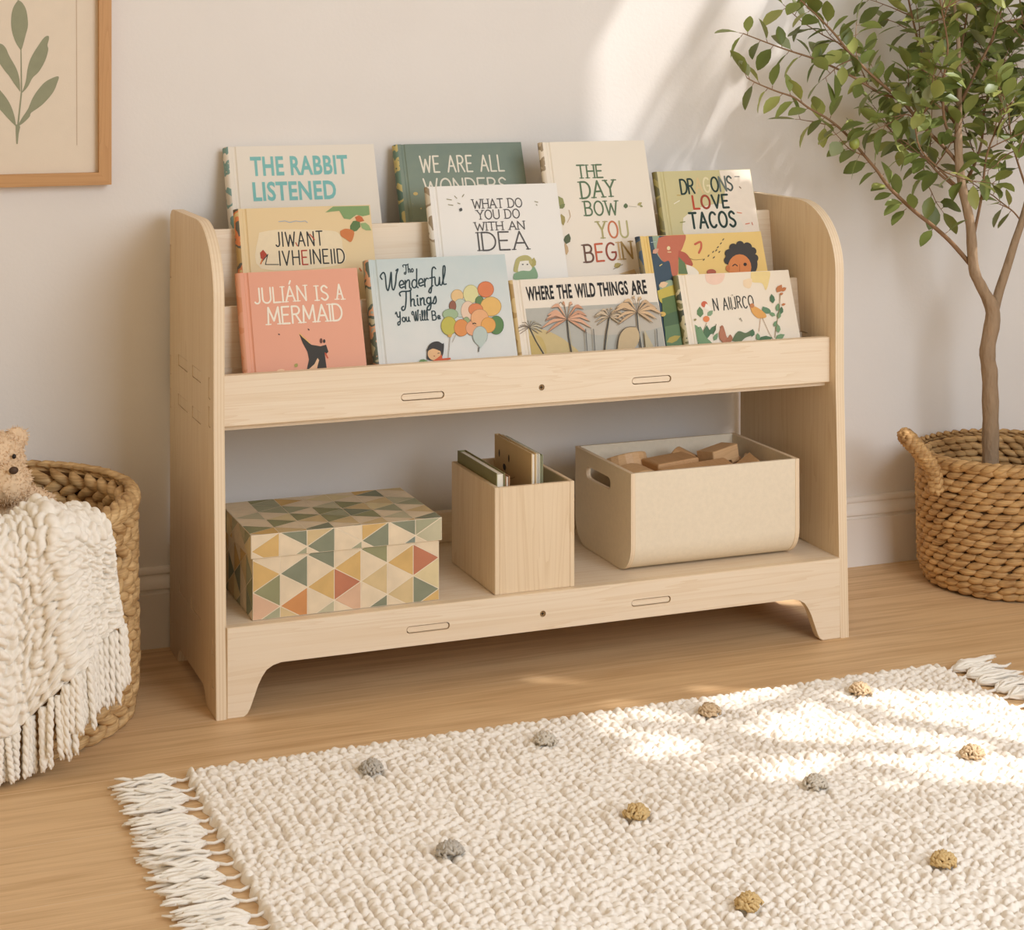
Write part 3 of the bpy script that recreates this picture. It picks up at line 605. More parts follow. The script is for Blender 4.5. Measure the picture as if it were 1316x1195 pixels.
# --- front pocket
k = Book(3, (305, 351), (458.5, 344), .013, 'salmon-pink hardcover with white serif lettering, first in the front pocket', (226, 160, 128), (224, 158, 128), spine_mat('spine_h', [(206, 136, 92), (214, 150, 112)]), GF)
wh = (240, 228, 208)
k.text('JULIÁN', (328, 390.5), (393.5, 386), 19.5, 2.3, wh, serif=True, gap=.2); k.text('IS', (407.5, 386), (422, 385.5), 18.5, 2.5, wh, serif=True, gap=.34); k.text('A', (433, 384.5), (441, 384.5), 19, 2.3, wh, serif=True)
k.text('MERMAID', (345, 417), (440, 411.5), 21.5, 2.6, wh, serif=True, gap=.18)
bk = (62, 58, 52)
k.poly([(384.5, 429), (388, 433), (400, 443), (412, 445), (419, 443), (422, 452), (419, 455), (417, 453), (420, 475), (407, 476), (410, 462), (404, 470), (394, 476), (397, 462), (395, 452), (389, 441)], bk)
k.poly([(394, 477), (404, 468), (408, 460), (410, 463), (406, 476)], (232, 190, 150)); k.line([(385, 429), (398, 441)], 1., (226, 190, 100)); k.ell(412.5, 438, 1.8, 3.4, (110, 70, 56)); k.ell(416.5, 438.5, 1.6, 2.4, bk); k.line([(418, 454), (421, 460)], 2, (200, 90, 60)); k.leaf(379, 472, 382, 467, .4, (166, 160, 90)); k.line([(396, 423), (397, 424)], 1.6, (90, 70, 60)); k.line([(358, 429.5), (359, 430)], 1.6, (90, 70, 60)); k.leaf(354, 479, 366, 475, .2, (238, 200, 160))
k.done()
k = Book(3, (470.5, 334), (648.5, 326.5), .021, 'pale blue-grey hardcover with a bunch of painted balloons, in the front pocket', (226, 218, 208), (190, 200, 196), spine_mat('spine_i', [(176, 164, 130), (90, 96, 80), (206, 150, 110), (150, 160, 140)]), GF)
tk = (46, 62, 64)
k.text('Ťho', (519, 350.5), (531.5, 349.5), 10, 1.5, tk, gap=.1); k.text('Ŵenderful', (491, 374), (573, 366), 24, 2.0, tk, gap=.05, slant=.1)
k.text('Ťhings', (515, 395), (561, 390), 20, 2.1, tk, gap=.1, slant=.08); k.text('Ýou', (510, 414), (527, 413), 13, 1.7, tk, gap=.1); k.text('Ŵilll', (531, 412.5), (550.5, 411.5), 12.5, 1.6, tk, gap=.14); k.text('Be', (556, 411.5), (566, 410.5), 11.5, 1.7, tk, gap=.2)
BAL = [(587.5, 380.5, 7.5, 8, (222, 186, 132)), (605, 378, 9.5, 11.5, (214, 206, 150)), (624, 372, 10, 9.8, (214, 126, 82)), (616, 387, 5, 6, (104, 130, 84)), (591.5, 396, 8.5, 11.5, (186, 194, 178)), (581.5, 393.5, 4, 6.5, (146, 96, 76)),
       (578.5, 404, 9.5, 6.5, (158, 178, 140)), (601, 399.5, 8.5, 12, (226, 196, 170)), (630.5, 394, 13, 12, (222, 178, 104)), (611, 398, 9, 7.5, (214, 132, 86)), (637.5, 418, 9, 11.5, (96, 130, 80)), (599, 414, 4, 6, (150, 166, 120)),
       (576.5, 419, 9.5, 11.5, (188, 178, 84)), (592.5, 421.5, 9, 10.5, (216, 142, 82)), (607, 422, 8.5, 9, (222, 160, 120)), (616, 409, 11, 11, (224, 168, 120)), (627, 418, 9, 9.5, (222, 162, 88)), (616.5, 431.5, 9, 11.5, (184, 194, 184))]
for x, y, rx, ry, c in BAL:
    k.ell(x, y, rx + .7, ry + .7, tuple(int(q * .8) for q in c)); k.ell(x, y, rx, ry, c, 0, 24)
k.poly([(609, 439), (624, 439), (617, 448), (615.5, 446)], (184, 194, 184)); k.line([(615, 447), (614.5, 452)], 1.4, (90, 96, 92)); k.poly([(575, 430), (581, 430), (579, 434), (575, 433)], (206, 164, 90)); k.line([(578, 434), (576.5, 450), (575.5, 460)], .8, (150, 140, 126)); k.line([(585, 431), (581, 440)], .8, (170, 160, 146))
k.line(catmull([(607, 416.5), (609, 415.5), (611, 416.5)], 3), 1.4, (60, 56, 50))
k.poly([(548, 462), (549, 448), (554, 441), (562, 439), (568, 442), (569.5, 441), (570, 446), (568, 458), (560, 464)], (66, 62, 58), True); k.ell(557.5, 455, 8.5, 8.5, (226, 180, 132)); k.line(catmull([(549, 450), (556, 447), (565, 450)], 4), 3, (66, 62, 58)); k.line([(562, 454.5), (564, 454)], 1, (70, 56, 46)); k.line([(557, 458), (558, 458)], 1.2, (150, 80, 60))
k.poly([(562, 460), (567, 456), (568, 461), (578, 460), (579, 462), (560, 467), (550, 468)], (206, 96, 60)); k.leaf(537, 467, 549, 464, .3, (116, 146, 96))
k.done()
k = Book(3, (656, 360.5), (840.5, 350.5), .013, 'picture book with black condensed lettering above grey palm trees, in the front pocket', (232, 218, 198), (228, 214, 194), spine_mat('spine_j', [(176, 142, 86), (206, 176, 120)]), GF)
k.poly([(660, 397.5), (845, 388), (857, 448), (668, 460)], (178, 174, 162)); k.poly([(664, 420), (700, 424), (730, 440), (740, 456), (668, 460)], (200, 178, 128), True); k.poly([(740, 400), (845, 392), (850, 420), (760, 430)], (190, 180, 164), True)
k.poly([(669, 444), (680, 432), (696, 434), (701, 457), (670, 459)], (196, 170, 106), True)
k.heavy('WHERE', (677.5, 387), (712.5, 384.5), 18.3, (34, 32, 30), .03); k.heavy('THE', (717, 384.5), (736, 383), 18.3, (34, 32, 30), .03); k.heavy('WILD', (740.5, 383.3), (766, 381.5), 18.3, (34, 32, 30), .03); k.heavy('THINGS', (769.5, 381.5), (808, 378.8), 18.3, (34, 32, 30), .03); k.heavy('ARE', (812, 379.2), (832, 377.5), 18.3, (34, 32, 30), .03)
rp_ = random.Random(4)
def palm(cx, cy, R, base, c1, c2):
    k.line([(cx, cy), ((cx + base[0]) / 2 - 1, (cy + base[1]) / 2), base], 2.0, (78, 74, 66)); k.line([(cx + 1.4, cy), (base[0] + 1.6, base[1])], .8, (196, 182, 150))
    for a in (-172, -150, -125, -100, -78, -52, -28, -6, 18, 40, 140, 162, 195):
        r = R * rp_.uniform(.8, 1.05); t = math.radians(a); ex, ey = cx + r * math.cos(t), cy + r * .62 * math.sin(t) + r * .16 * abs(math.cos(t))
        mx_, my_ = cx + r * .55 * math.cos(t), cy + r * .5 * math.sin(t) - r * .1
        k.poly(catmull([(cx, cy), (mx_, my_ - R * .07), (ex, ey), (mx_, my_ + R * .07), (cx, cy)], 4)[:-1], c1 if a % 4 else c2); k.line([(cx, cy), (mx_, my_ + R * .06), (ex, ey)], .7, (110, 96, 80))
palm(680, 421, 17, (699, 456), (186, 176, 148), (160, 154, 136)); palm(728, 411, 34, (734, 455), (214, 164, 132), (200, 148, 116)); palm(782, 408, 20, (776, 452), (198, 176, 146), (186, 164, 130)); palm(817, 402, 33, (823, 449), (210, 176, 136), (196, 164, 128))
for x in (752, 762, 843): k.line([(x - 1, 424), (x + 1, 453)], 1.4, (100, 96, 88))
k.poly([(792, 450), (795, 432), (804, 422), (816, 422), (820, 436), (812, 449)], (196, 172, 134), True); k.poly([(826, 424), (838, 446), (828, 448)], (192, 176, 142)); k.line(catmull([(790, 451), (794, 432), (803, 422), (815, 421)], 5), 1, (90, 80, 66)); k.line([(717, 391), (719, 389), (720, 391)], 1, (100, 90, 76))
k.done()
k = Book(3, (869, 354.5), (1013, 346), .014, 'cream picture book with a wreath of leaves and flowers, last in the front pocket', (236, 222, 202), (234, 218, 194), spine_mat('spine_k', [(120, 112, 66), (190, 176, 136), (70, 70, 48)]), GF)
k.poly([(906, 352), (930, 350.5), (928, 362), (918, 366), (908, 362)], (236, 200, 176), True); k.poly([(965, 349), (988, 347.5), (988, 362), (984, 373), (979, 364), (966, 362)], (232, 206, 142), True); k.poly([(955, 360), (966, 358), (964, 370), (956, 368)], (238, 210, 172), True)
k.text('N AIIJRCO', (918, 399), (969, 394.5), 15, 1.7, (62, 62, 56), gap=.26, jitter=.04)
k.ell(905, 391, 4, 4, (204, 104, 76)); k.poly([(907, 390), (914, 396), (913, 400), (905, 396)], (240, 230, 214)); k.ell(907.5, 410, 4.2, 4, (222, 134, 84)); k.leaf(900, 408, 899, 394, .3, (106, 134, 92)); k.leaf(909, 406, 916, 399, .3, (136, 160, 124)); k.line([(908, 415), (904, 424), (902, 430)], .8, (150, 140, 110))
gl, gd_ = (122, 152, 112), (86, 116, 84)
for q in ((906, 440, 886, 418), (898, 424, 886, 417), (902, 438, 888, 432), (912, 446, 890, 443), (908, 436, 908, 418), (900, 430, 897, 420), (917, 438, 922, 428), (912, 430, 920, 418)): k.leaf(*q, .24, gl if q[0] % 4 else gd_)
k.poly([(896, 424), (900, 420), (906, 432), (914, 440), (918, 446), (900, 448)], gl, True); k.leaf(891, 412, 895, 410, .3, (150, 140, 90)); k.line([(916, 430), (920, 417)], 1, (90, 90, 60))
k.poly([(925, 420), (929, 419), (934, 434), (938, 430), (941, 436), (934, 444), (928, 440)], (176, 116, 86), True); k.poly([(940, 438), (948, 426), (958, 428), (966, 424), (968, 430), (958, 434), (950, 440)], (104, 118, 86), True); k.leaf(966, 433, 967, 423, .3, gd_)
k.poly([(964, 396), (970, 394), (982, 402), (984, 408), (974, 409), (967, 403)], (222, 164, 92), True); k.poly([(980, 394), (988, 397), (990, 402), (984, 403), (979, 399)], (104, 136, 104), True); k.ell(966, 393, 3, 3, (196, 130, 84))
k.line([(977, 408), (975, 426)], .7, (190, 150, 120)); k.line([(979, 408), (988, 428), (993, 436)], .7, (170, 140, 110))
for q in ((993, 390, 991, 378), (998, 400, 1000, 390), (1003, 404, 1004, 394), (1000, 410, 1001, 400), (996, 406, 988, 402), (994, 420, 998, 412), (973, 440, 992, 434), (996, 436, 1008, 430), (1000, 428, 998, 416), (974, 438, 973, 428)): k.leaf(*q, .26, gd_ if q[0] % 2 else gl)
for q in ((998, 376, 1004, 366), (1003, 374, 1010, 370), (1001, 379, 1006, 377), (1004, 392, 1009, 391)): k.leaf(*q, .3, (190, 120, 74))
k.line([(995, 434), (998, 414), (1001, 396), (1002, 378)], .9, (140, 120, 80)); k.line([(950, 411), (951, 409), (953, 413)], .8, (110, 110, 96)); k.leaf(930, 442, 926, 420, .2, (182, 120, 92)); k.line([(940, 379), (941, 380)], 1, (130, 130, 120))
k.done()

# ------------------------------------------------------------------ patterned storage box
PAL = {'c': (228, 206, 174), 'o': (208, 164, 92), 't': (206, 178, 126), 'g': (126, 128, 88), 's': (150, 152, 120), 'v': (110, 118, 96), 'r': (176, 96, 66), 'k': (214, 168, 136), 'b': (200, 124, 64), 'q': (104, 120, 110), 'y': (220, 200, 150), 'm': (184, 178, 146)}
PK = list(PAL)
def clip_rect(Q, x0, y0, x1, y1):
    for f in (lambda q: q[0] - x0, lambda q: x1 - q[0], lambda q: q[1] - y0, lambda q: y1 - q[1]):
        R = []
        for i in range(len(Q)):
            a, b_ = Q[i - 1], Q[i]; fa, fb = f(a), f(b_)
            if (fa >= 0) != (fb >= 0):
                t = fa / (fa - fb); R.append((a[0] + (b_[0] - a[0]) * t, a[1] + (b_[1] - a[1]) * t))
            if fb >= 0: R.append(b_)
        Q = R
        if not Q: return Q
    return Q
def tri_print(mb, put, Wd, Hd, cw, sd, phase, cols=None, seed=0):
    """equilateral triangles in upright columns printed on a Wd x Hd face"""
    rnd = random.Random(seed); nc = int(Wd / cw + .999)
    for i in range(nc):
        tr = []
        for jn in range(-2, int(Hd / sd) + 3):
            for typ in (0, 1):                      # 0: upright side left, 1: upright side right
                ph = phase if (i % 2 == 0) == (typ == 0) else phase - sd / 2
                y0 = ph + jn * sd; xa, xb = (i * cw, (i + 1) * cw) if typ == 0 else ((i + 1) * cw, i * cw)
                T_ = [(xa, y0), (xb, y0 + sd / 2), (xa, y0 + sd)]; c = (sum(p[0] for p in T_) / 3, sum(p[1] for p in T_) / 3)
                T2 = [(c[0] + (p[0] - c[0]) * .955, c[1] + (p[1] - c[1]) * .955) for p in T_]
                Q = clip_rect(T2, .0006, .0006, Wd - .0006, Hd - .0006)
                if len(Q) >= 3: tr.append((c[1], typ, Q))
        tr.sort(key=lambda a: a[0])
        for n_, (cy, typ, Q) in enumerate(tr):
            if cols and i < len(cols) and n_ < len(cols[i]): key = cols[i][n_]
            else: key = rnd.choice('cccccogstvymot') 
            mb.add([put(*q) for q in Q], [tuple(range(len(Q)))], 1 + PK.index(key))
PAL = {k_: tuple(int(c * .78 + m_ * .22) for c, m_ in zip(v_, (226, 206, 176))) for k_, v_ in PAL.items()}
box_mats = [mat('box_paper', (236, 218, 190), .7, .05, 60)] + [mat('box_print_' + c_, PAL[c_], .7, .16, 35) for c_ in PK]
box = empty('storage_box', (.229, -.255, ZL), 'lidded box printed with a patchwork of ochre, sage and cream triangles', 'box')
def boxed(name, x0, x1, y0, y1, z0, z1, cols, seed, open_bottom=False):
    mb = MB(); mb.box((x0, y0, z0), (x1, y1, z1)); e = .00035
    cw = (x1 - x0) / 7
    tri_print(mb, lambda a, c: (x0 + a, y0 - e, z0 + c), x1 - x0, z1 - z0, cw, cw * 1.1547, .0455 if not seed else .012, cols, seed)
    tri_print(mb, lambda a, c: (x0 - e, y1 - a, z0 + c), y1 - y0, z1 - z0, (y1 - y0) / 5, cw * 1.1547, .0455 if not seed else .012, None, seed + 11)
    if seed: tri_print(mb, lambda a, c: (x0 + a, y0 + c, z1 + e), x1 - x0, y1 - y0, cw, cw * 1.1547, .01, None, seed + 5)
    o = mb.build(name, box_mats, box); o.matrix_parent_inverse = Matrix.Translation(-box.location); return o
FR = ['skgoc', 'tbcvc', 'mcocv', 'ckroc', 'vctcg', 'ctcoc', 'ovyrc']
boxed('body', .0665, .3905, -.364, -.141, ZL + .0004, ZL + .135, FR, 0)
boxed('lid', .0628, .3945, -.3675, -.1375, ZL + .1028, ZL + .1415, ['co', 'sc', 'cv', 'sc', 'cv', 'qc', 'cm'], 3)

# ------------------------------------------------------------------ wooden magazine file and its books
fx0, fx1, fy0, fy1, fz0, fz1 = .4885, .6375, -.3755, -.152, ZL + .0003, .3328
filebox = empty('magazine_file', ((fx0 + fx1) / 2, (fy0 + fy1) / 2, ZL), 'open upright maple box holding a few books, middle of the lower shelf', 'box')
def panel(name, a, b_, m, par):
    bm = bmesh.new(); q = MB(); q.box(a, b_); vs = [bm.verts.new(v) for v in q.V]
    for f in q.F: bm.faces.new([vs[i] for i in f])
    bmesh.ops.bevel(bm, geom=list(bm.edges), offset=.0008, segments=2, affect='EDGES'); bmesh.ops.recalc_face_normals(bm, faces=bm.faces)
    me = bpy.data.meshes.new(name); bm.to_mesh(me); bm.free(); o = link(name, me, m, par); o.matrix_parent_inverse = Matrix.Translation(-par.location); return o
fw_ = .0085
panel('side_panel', (fx0, fy0, fz0), (fx0 + fw_, fy1, fz1), WZ, filebox); panel('side_panel', (fx1 - fw_, fy0, fz0), (fx1, fy1, fz1), WZ, filebox)
panel('front_panel', (fx0 + fw_, fy0 + .0004, fz0), (fx1 - fw_, fy0 + fw_, fz1 - .0006), WZ, filebox); panel('back_panel', (fx0 + fw_, fy1 - fw_, fz0), (fx1 - fw_, fy1, fz1), WZ, filebox)
panel('base', (fx0 + fw_, fy0 + fw_, fz0), (fx1 - fw_, fy1 - fw_, fz0 + fw_), WX, filebox)
def filed(x, th, y0, y1, zt, rot, label, cm, extra=None):
    r = empty('filed_book', (x, (y0 + y1) / 2, fz0 + fw_), label, 'book', 'books standing in the magazine file'); r.rotation_euler = (0, rot, 0)
    h = zt - fz0 - fw_; hy = (y1 - y0) / 2
    mb = MB(); mb.box((0, -hy, 0), (.0018, hy, h)); mb.box((th - .0018, -hy, 0), (th, hy, h)); mb.box((.0018, hy - .002, 0), (th - .0018, hy, h)); mb.build('cover', cm, r)
    mb = MB(); mb.box((.0019, -hy + .003, .002), (th - .0019, hy - .0021, h - .0025)); mb.build('page_block', PAGES if not extra else extra, r)
    return r
filed(fx0 + fw_ + .0008, .016, -.358, -.158, .353, .0, 'olive-green book along the left side of the magazine file', mat('olive_board', (132, 126, 84), .6, .1, 40))
filed(fx0 + fw_ + .0178, .008, -.358, -.164, .347, 0, 'thin brown-edged book beside the olive one in the magazine file', mat('tan_board', (170, 128, 92), .6, .1, 40))
r = filed(.5660, .009, -.352, -.170, .381, .0, 'tall beige board book with a drawn animal face in the magazine file', mat('beige_board', (214, 186, 140), .6, .06, 40))
mb = MB()
for yy, zz, ry, rz in ((.066, .194, .0032, .007), (.018, .194, .0032, .007), (.040, .174, .008, .006)):
    y_, z_ = yy, zz
    mb.add([(-.0004, y_ + ry * math.cos(a), z_ + rz * math.sin(a)) for a in [2 * PI * q / 14 for q in range(14)]], [tuple(range(14))[::-1]])
V_, F_2 = [], []; stroke(V_, F_2, catmull([(.036, .168), (.022, .160), (.004, .161), (-.012, .167)], 4), .0018, 0); mb.add([(-.0004, a, c) for a, c, _ in V_], F_2, 1)
mb.build('cover_illustration', [ink((52, 46, 42)), ink((184, 152, 108))], r)
filed(.5760, .0055, -.351, -.172, .3795, 0, 'slim white book right behind the beige face book in the magazine file', mat('white_board', (232, 224, 206), .6), mat('blue_pages', (150, 160, 168), .7, .3, 30))
filed(.5825, .0055, -.351, -.174, .377, 0, 'slim grey-green book last in the magazine file', mat('sage_board', (150, 152, 118), .6, .2, 30))

# ------------------------------------------------------------------ plywood toy bin with rounded bottom
BW = mat('pale_fibreboard', (230, 214, 188), .7, .07, 130, .15, 500); bin_ = empty('toy_bin', (.93, -.226, ZL), 'wide pale plywood bin with rounded bottom and hand slots, full of wooden blocks', 'bin')
bx0, bx1, by0, by1, bz0, bz1, br_ = .7575, 1.1010, -.3525, -.100, ZL + .0003, .3299, .052
def uprof(in_=0):
    P = [(by0 + in_, bz1)] + [(by0 + br_ - (br_ - in_) * math.cos(a), bz0 + br_ - (br_ - in_) * math.sin(a)) for a in [PI / 2 * i / 10 for i in range(11)]]
    P += [(by1 - br_ + (br_ - in_) * math.sin(a), bz0 + br_ - (br_ - in_) * math.cos(a)) for a in [PI / 2 * i / 10 for i in range(11)]] + [(by1 - in_, bz1)]
    return P
st = .0085
hole = rrect(-.263, .2805, -.153, .3035, .0108, 6)
for x0 in (bx0, bx1 - st):
    o = prism('side_panel', uprof(0), 'X', x0, x0 + st, [BW, PX], bin_, .0008, 2, [hole]); o.matrix_parent_inverse = Matrix.Translation(-bin_.location)
P_o, P_i = uprof(.0008), uprof(.0065)
V = []; Fc = []; n = len(P_o); xa, xb = bx0 + st, bx1 - st
for x in (xa, xb): V += [(x, *p) for p in P_o] + [(x, *p) for p in P_i]
for i in range(n - 1):
    Fc.append((i, i + 1, 2 * n + i + 1, 2 * n + i)); Fc.append((n + i + 1, n + i, 3 * n + i, 3 * n + i + 1))
for i in (0, n - 1): Fc.append((i, n + i, 3 * n + i, 2 * n + i))
o = mesh('curved_panel', V, Fc, BW, bin_, True); o.matrix_parent_inverse = Matrix.Translation(-bin_.location)
md = o.modifiers.new('s', 'EDGE_SPLIT'); md.split_angle = math.radians(40)

# toy blocks lying in the bin (a heap under them keeps them near the rim)
BL = [wood('beech_a', (224, 184, 136), (196, 150, 104), 'X', 2), wood('beech_b', (212, 168, 120), (182, 134, 88), 'Y', 2), wood('walnut', (170, 118, 76), (132, 88, 54), 'X', 2)]
def block(prof, th, loc, rot, m, label):
    o = prism('toy_block', prof, 'Y', -th / 2, th / 2, [m, m], None, .003, 3); o.location = loc; o.rotation_euler = rot
    return tag(o, label, 'block', 'wooden blocks in the toy bin')
arch = [(-.045, 0), (-.022, 0)] + [(-.022 * math.cos(a), .022 * math.sin(a)) for a in [PI * i / 8 for i in range(1, 8)]] + [(.022, 0), (.045, 0)] + [(.045 * math.cos(a), .045 * math.sin(a)) for a in [PI * i / 10 for i in range(1, 10)]]
brick = rrect(-.045, -.019, .045, .019, .003, 2); cube = rrect(-.021, -.021, .021, .021, .003, 2); half = [(-.045, 0), (.045, 0)] + [(.045 * math.cos(a), .028 * math.sin(a)) for a in [PI * i / 10 for i in range(1, 10)]]
tri_ = [(-.04, 0), (.04, 0), (0, .036)]; long_ = rrect(-.075, -.014, .075, .014, .003, 2); bridge = [(-.035, 0), (-.014, 0), (-.012, .012), (.012, .012), (.014, 0), (.035, 0), (.035, .034), (-.035, .034)]
bz = bz0 + .0105
for n_, (pf, th, x, y, z, rx, ry, rz, mi_, lab) in enumerate([
    (half, .05, .822, -.240, .282, .1, .06, .25, 0, 'half-round beech block at the left end of the toy bin'),
    (arch, .04, .835, -.160, .290, 1.15, .05, .3, 0, 'pale arch block against the back-left of the toy bin'),
    (brick, .06, .900, -.222, .297, 0, -.06, .1, 1, 'upright brown brick block in the middle of the toy bin'),
    (long_, .05, .930, -.275, .293, .2, -.03, .12, 1, 'long flat block lying across the front of the toy bin'),
    (half, .04, .948, -.172, .290, .4, .2, .9, 1, 'rounded brown block behind the long one in the toy bin'),
    (bridge, .045, 1.012, -.205, .290, -.1, -.1, .35, 0, 'notched bridge block at the top of the pile in the toy bin'),
    (tri_, .05, 1.050, -.262, .280, .1, .1, -.1, 0, 'wedge block at the right front of the toy bin'),
    (cube, .042, 1.045, -.160, .283, .2, .3, .4, 2, 'dark cube block at the right rear of the toy bin'),
    ]):
    block(pf, th, (x, y, z + .005), (rx, ry, rz), BL[mi_], lab)
fill = MB(); rr = random.Random(3)
for q in range(30):
    x, y, z = rr.uniform(.81, 1.05), rr.uniform(-.300, -.150), rr.choice((.180, .205, .230)); M_ = Matrix.Rotation(rr.uniform(-.4, .4), 3, 'Z') @ Matrix.Rotation(rr.uniform(-.3, .3), 3, 'X')
    t0 = MB(); t0.box((-.03, -.017, -.017), (.03, .017, .017)); fill.add([Vector((x, y, z)) + M_ @ Vector(v) for v in t0.V], t0.F)
tag(fill.build('wooden_blocks', BL[0]), 'jumble of wooden blocks deeper down inside the toy bin', 'blocks', kind='stuff')

# ------------------------------------------------------------------ woven baskets
def straw(name, rgb, dark):
    m, N, L, b = newmat(name); b.inputs['Roughness'].default_value = .62; b.inputs['Specular IOR Level'].default_value = .3
    tc = N.new('ShaderNodeTexCoord'); mp = N.new('ShaderNodeMapping'); mp.inputs['Scale'].default_value = (24, 24, 330); L.new(tc.outputs['Object'], mp.inputs['Vector'])
    n = N.new('ShaderNodeTexNoise'); n.inputs['Scale'].default_value = 1; n.inputs['Detail'].default_value = 3; L.new(mp.outputs[0], n.inputs['Vector'])
    n2 = N.new('ShaderNodeTexNoise'); n2.inputs['Scale'].default_value = 30; n2.inputs['Detail'].default_value = 2; L.new(tc.outputs['Object'], n2.inputs['Vector'])
    ad = N.new('ShaderNodeMath'); ad.operation = 'MULTIPLY_ADD'; ad.inputs[1].default_value = .6; L.new(n2.outputs['Fac'], ad.inputs[0])
    m2 = N.new('ShaderNodeMath'); m2.operation = 'MULTIPLY'; m2.inputs[1].default_value = .7; L.new(n.outputs['Fac'], m2.inputs[0]); L.new(m2.outputs[0], ad.inputs[2])
    rp = N.new('ShaderNodeValToRGB'); rp.color_ramp.elements[0].position = .42; rp.color_ramp.elements[1].position = .86
    rp.color_ramp.elements[0].color = lin(dark); rp.color_ramp.elements[1].color = lin(rgb); L.new(ad.outputs[0], rp.inputs[0]); L.new(rp.outputs[0], b.inputs['Base Color'])
    bp = N.new('ShaderNodeBump'); bp.inputs['Strength'].default_value = .6; bp.inputs['Distance'].default_value = .002; L.new(n.outputs['Fac'], bp.inputs['Height']); L.new(bp.outputs[0], b.inputs['Normal'])
    return m
def strand(mb, C, U, Nn, Tn, L_, wd, dp, tilt, bend=0., n=7, k=6):
    """one fat leaf-shaped plait strand: U along, Nn outward, Tn up"""
    A = U * math.cos(tilt) + Tn * math.sin(tilt); B = Tn * math.cos(tilt) - U * math.sin(tilt); V = []; Fc = []
    for i in range(n):
        t = -1 + 2 * i / (n - 1); s = max(.12, (1 - abs(t) ** 2.6)) ** .6; c = C + A * (t * L_ / 2) + Nn * (dp * (.55 - t * t * .75)) + B * (bend * t * t)
        for j in range(k):
            a = 2 * PI * j / k; V.append(c + B * (wd / 2 * s * math.cos(a)) + Nn * (dp * s * math.sin(a)))
    for i in range(n - 1):
        for j in range(k): Fc.append((i * k + j, i * k + (j + 1) % k, (i + 1) * k + (j + 1) % k, (i + 1) * k + j))
    Fc.append(tuple(range(k))[::-1]); Fc.append(tuple((n - 1) * k + j for j in range(k))); mb.add(V, Fc)
def basket(name, cx, cy, rad, h, rows, seg, wd, dp, tilts, label, mt, dark, rim_r, rim_seg, handles=(), seed=1):
    rnd = random.Random(seed)
    root = empty(name, (cx, cy, 0), label, 'basket')
    mb = MB(); dz = (h - .004) / rows
    for r in range(rows):
        z = .004 + dz * (r + .5); R = rad(z / h); n = max(12, int(round(2 * PI * R / seg)))
        for i in range(n):
            for inner in ((0, 1) if z > h * .45 else (0,)):
                a = 2 * PI * (i + (r % 2) * .5 + rnd.uniform(-.1, .1)) / n; Nn = Vector((math.cos(a), math.sin(a), 0)); U = Vector((-math.sin(a), math.cos(a), 0)); zz = z + rnd.uniform(-.0012, .0012)
                tl = tilts[r % len(tilts)] + rnd.uniform(-.12, .12)
                if inner: Nn2 = -Nn; C_ = Nn * (R - .009) + Vector((0, 0, zz))
                else: Nn2 = Nn; C_ = Nn * R + Vector((0, 0, zz))
                strand(mb, C_, U, Nn2, Vector((0, 0, 1)), 2 * PI * R / n * rnd.uniform(1.3, 1.55), wd * rnd.uniform(.92, 1.15), dp * rnd.uniform(.9, 1.1), tl)
    mb.build('woven_wall', mt, root, True)
    mb = MB(); nn = 64; zs = [i / 10 for i in range(11)]; V = []; Fc = []
    for t in zs:
        for i in range(nn): R = rad(t) - .0045; V.append((R * math.cos(2 * PI * i / nn), R * math.sin(2 * PI * i / nn), max(.003, t * h)))
    for j in range(10):
        for i in range(nn): Fc.append((j * nn + i, j * nn + (i + 1) % nn, (j + 1) * nn + (i + 1) % nn, (j + 1) * nn + i))
    Fc.append(tuple(range(nn))[::-1]); mb.add(V, Fc); mb.build('lining', dark, root)  # dark sheet added behind the strands to make the gaps look shaded
    mb = MB(); R = rad(1.)
    for i in range(rim_seg):
        a = 2 * PI * i / rim_seg; P = []; rr_ = []
        for q in range(7):
            t = q / 6; aa = a + (t - .5) * 2 * PI / rim_seg * 2.4; ph = -1.9 + 3.8 * t
            P.append(Vector(((R - .003 + rim_r * .8 * math.cos(ph + PI / 2 * 0) * 1.0) * math.cos(aa), (R - .003 + rim_r * .8 * math.cos(ph)) * math.sin(aa), h + rim_r * .75 * math.sin(ph)))); rr_.append(rim_r * (.20 + .46 * math.sin(PI * t)) * rnd.uniform(.9, 1.1))
        mb.tube(P, rr_, 6)
    mb.build('rim', mt, root, True)
    for hp in handles:
        mb = MB()
        P = catmull(hp, 6); P = [Vector(p) for p in P]; nrm = (P[0] - P[-1]).cross(P[len(P) // 2] - P[0]).normalized()
        mb.tube(P, .011, 8)
        for i in range(len(P) - 1):
            for ph in (0, 2.1, 4.2):
                Q = []
                for q in range(5):
                    t = q / 4; f = min(i + t * 1.6, len(P) - 1.001); j = int(f); c = P[j].lerp(P[j + 1], f - j); tn = (P[j + 1] - P[j]).normalized(); u = tn.orthogonal().normalized() if False else nrm; w = tn.cross(u); an = ph + i * .9 + t * 1.4
                    Q.append(c + (u * math.cos(an) + w * math.sin(an)) * .012)
                mb.tube(Q, [.003, .0052, .0058, .0052, .003], 6)
        mb.build('handle', mt, root, True)
    return root
ST1 = straw('water_hyacinth', (228, 192, 138), (156, 116, 70)); ST2 = straw('seagrass', (218, 176, 118), (148, 106, 62)); DK = mat('basket_gap', (104, 74, 44), .9)
BLX, BLY, BLH = -.36, -.2375, .350
basket('hyacinth_basket', BLX, BLY, lambda t: .2385 + .0095 * min(1, t * 6) - .004 * t, BLH, 19, .040, .0200, .0100, (.40, -.40), 'large round braided basket left of the bookshelf holding a knitted throw', ST1, DK, .0155, 62, seed=2)
BRX, BRY, BRH = 1.685, -.182, .262
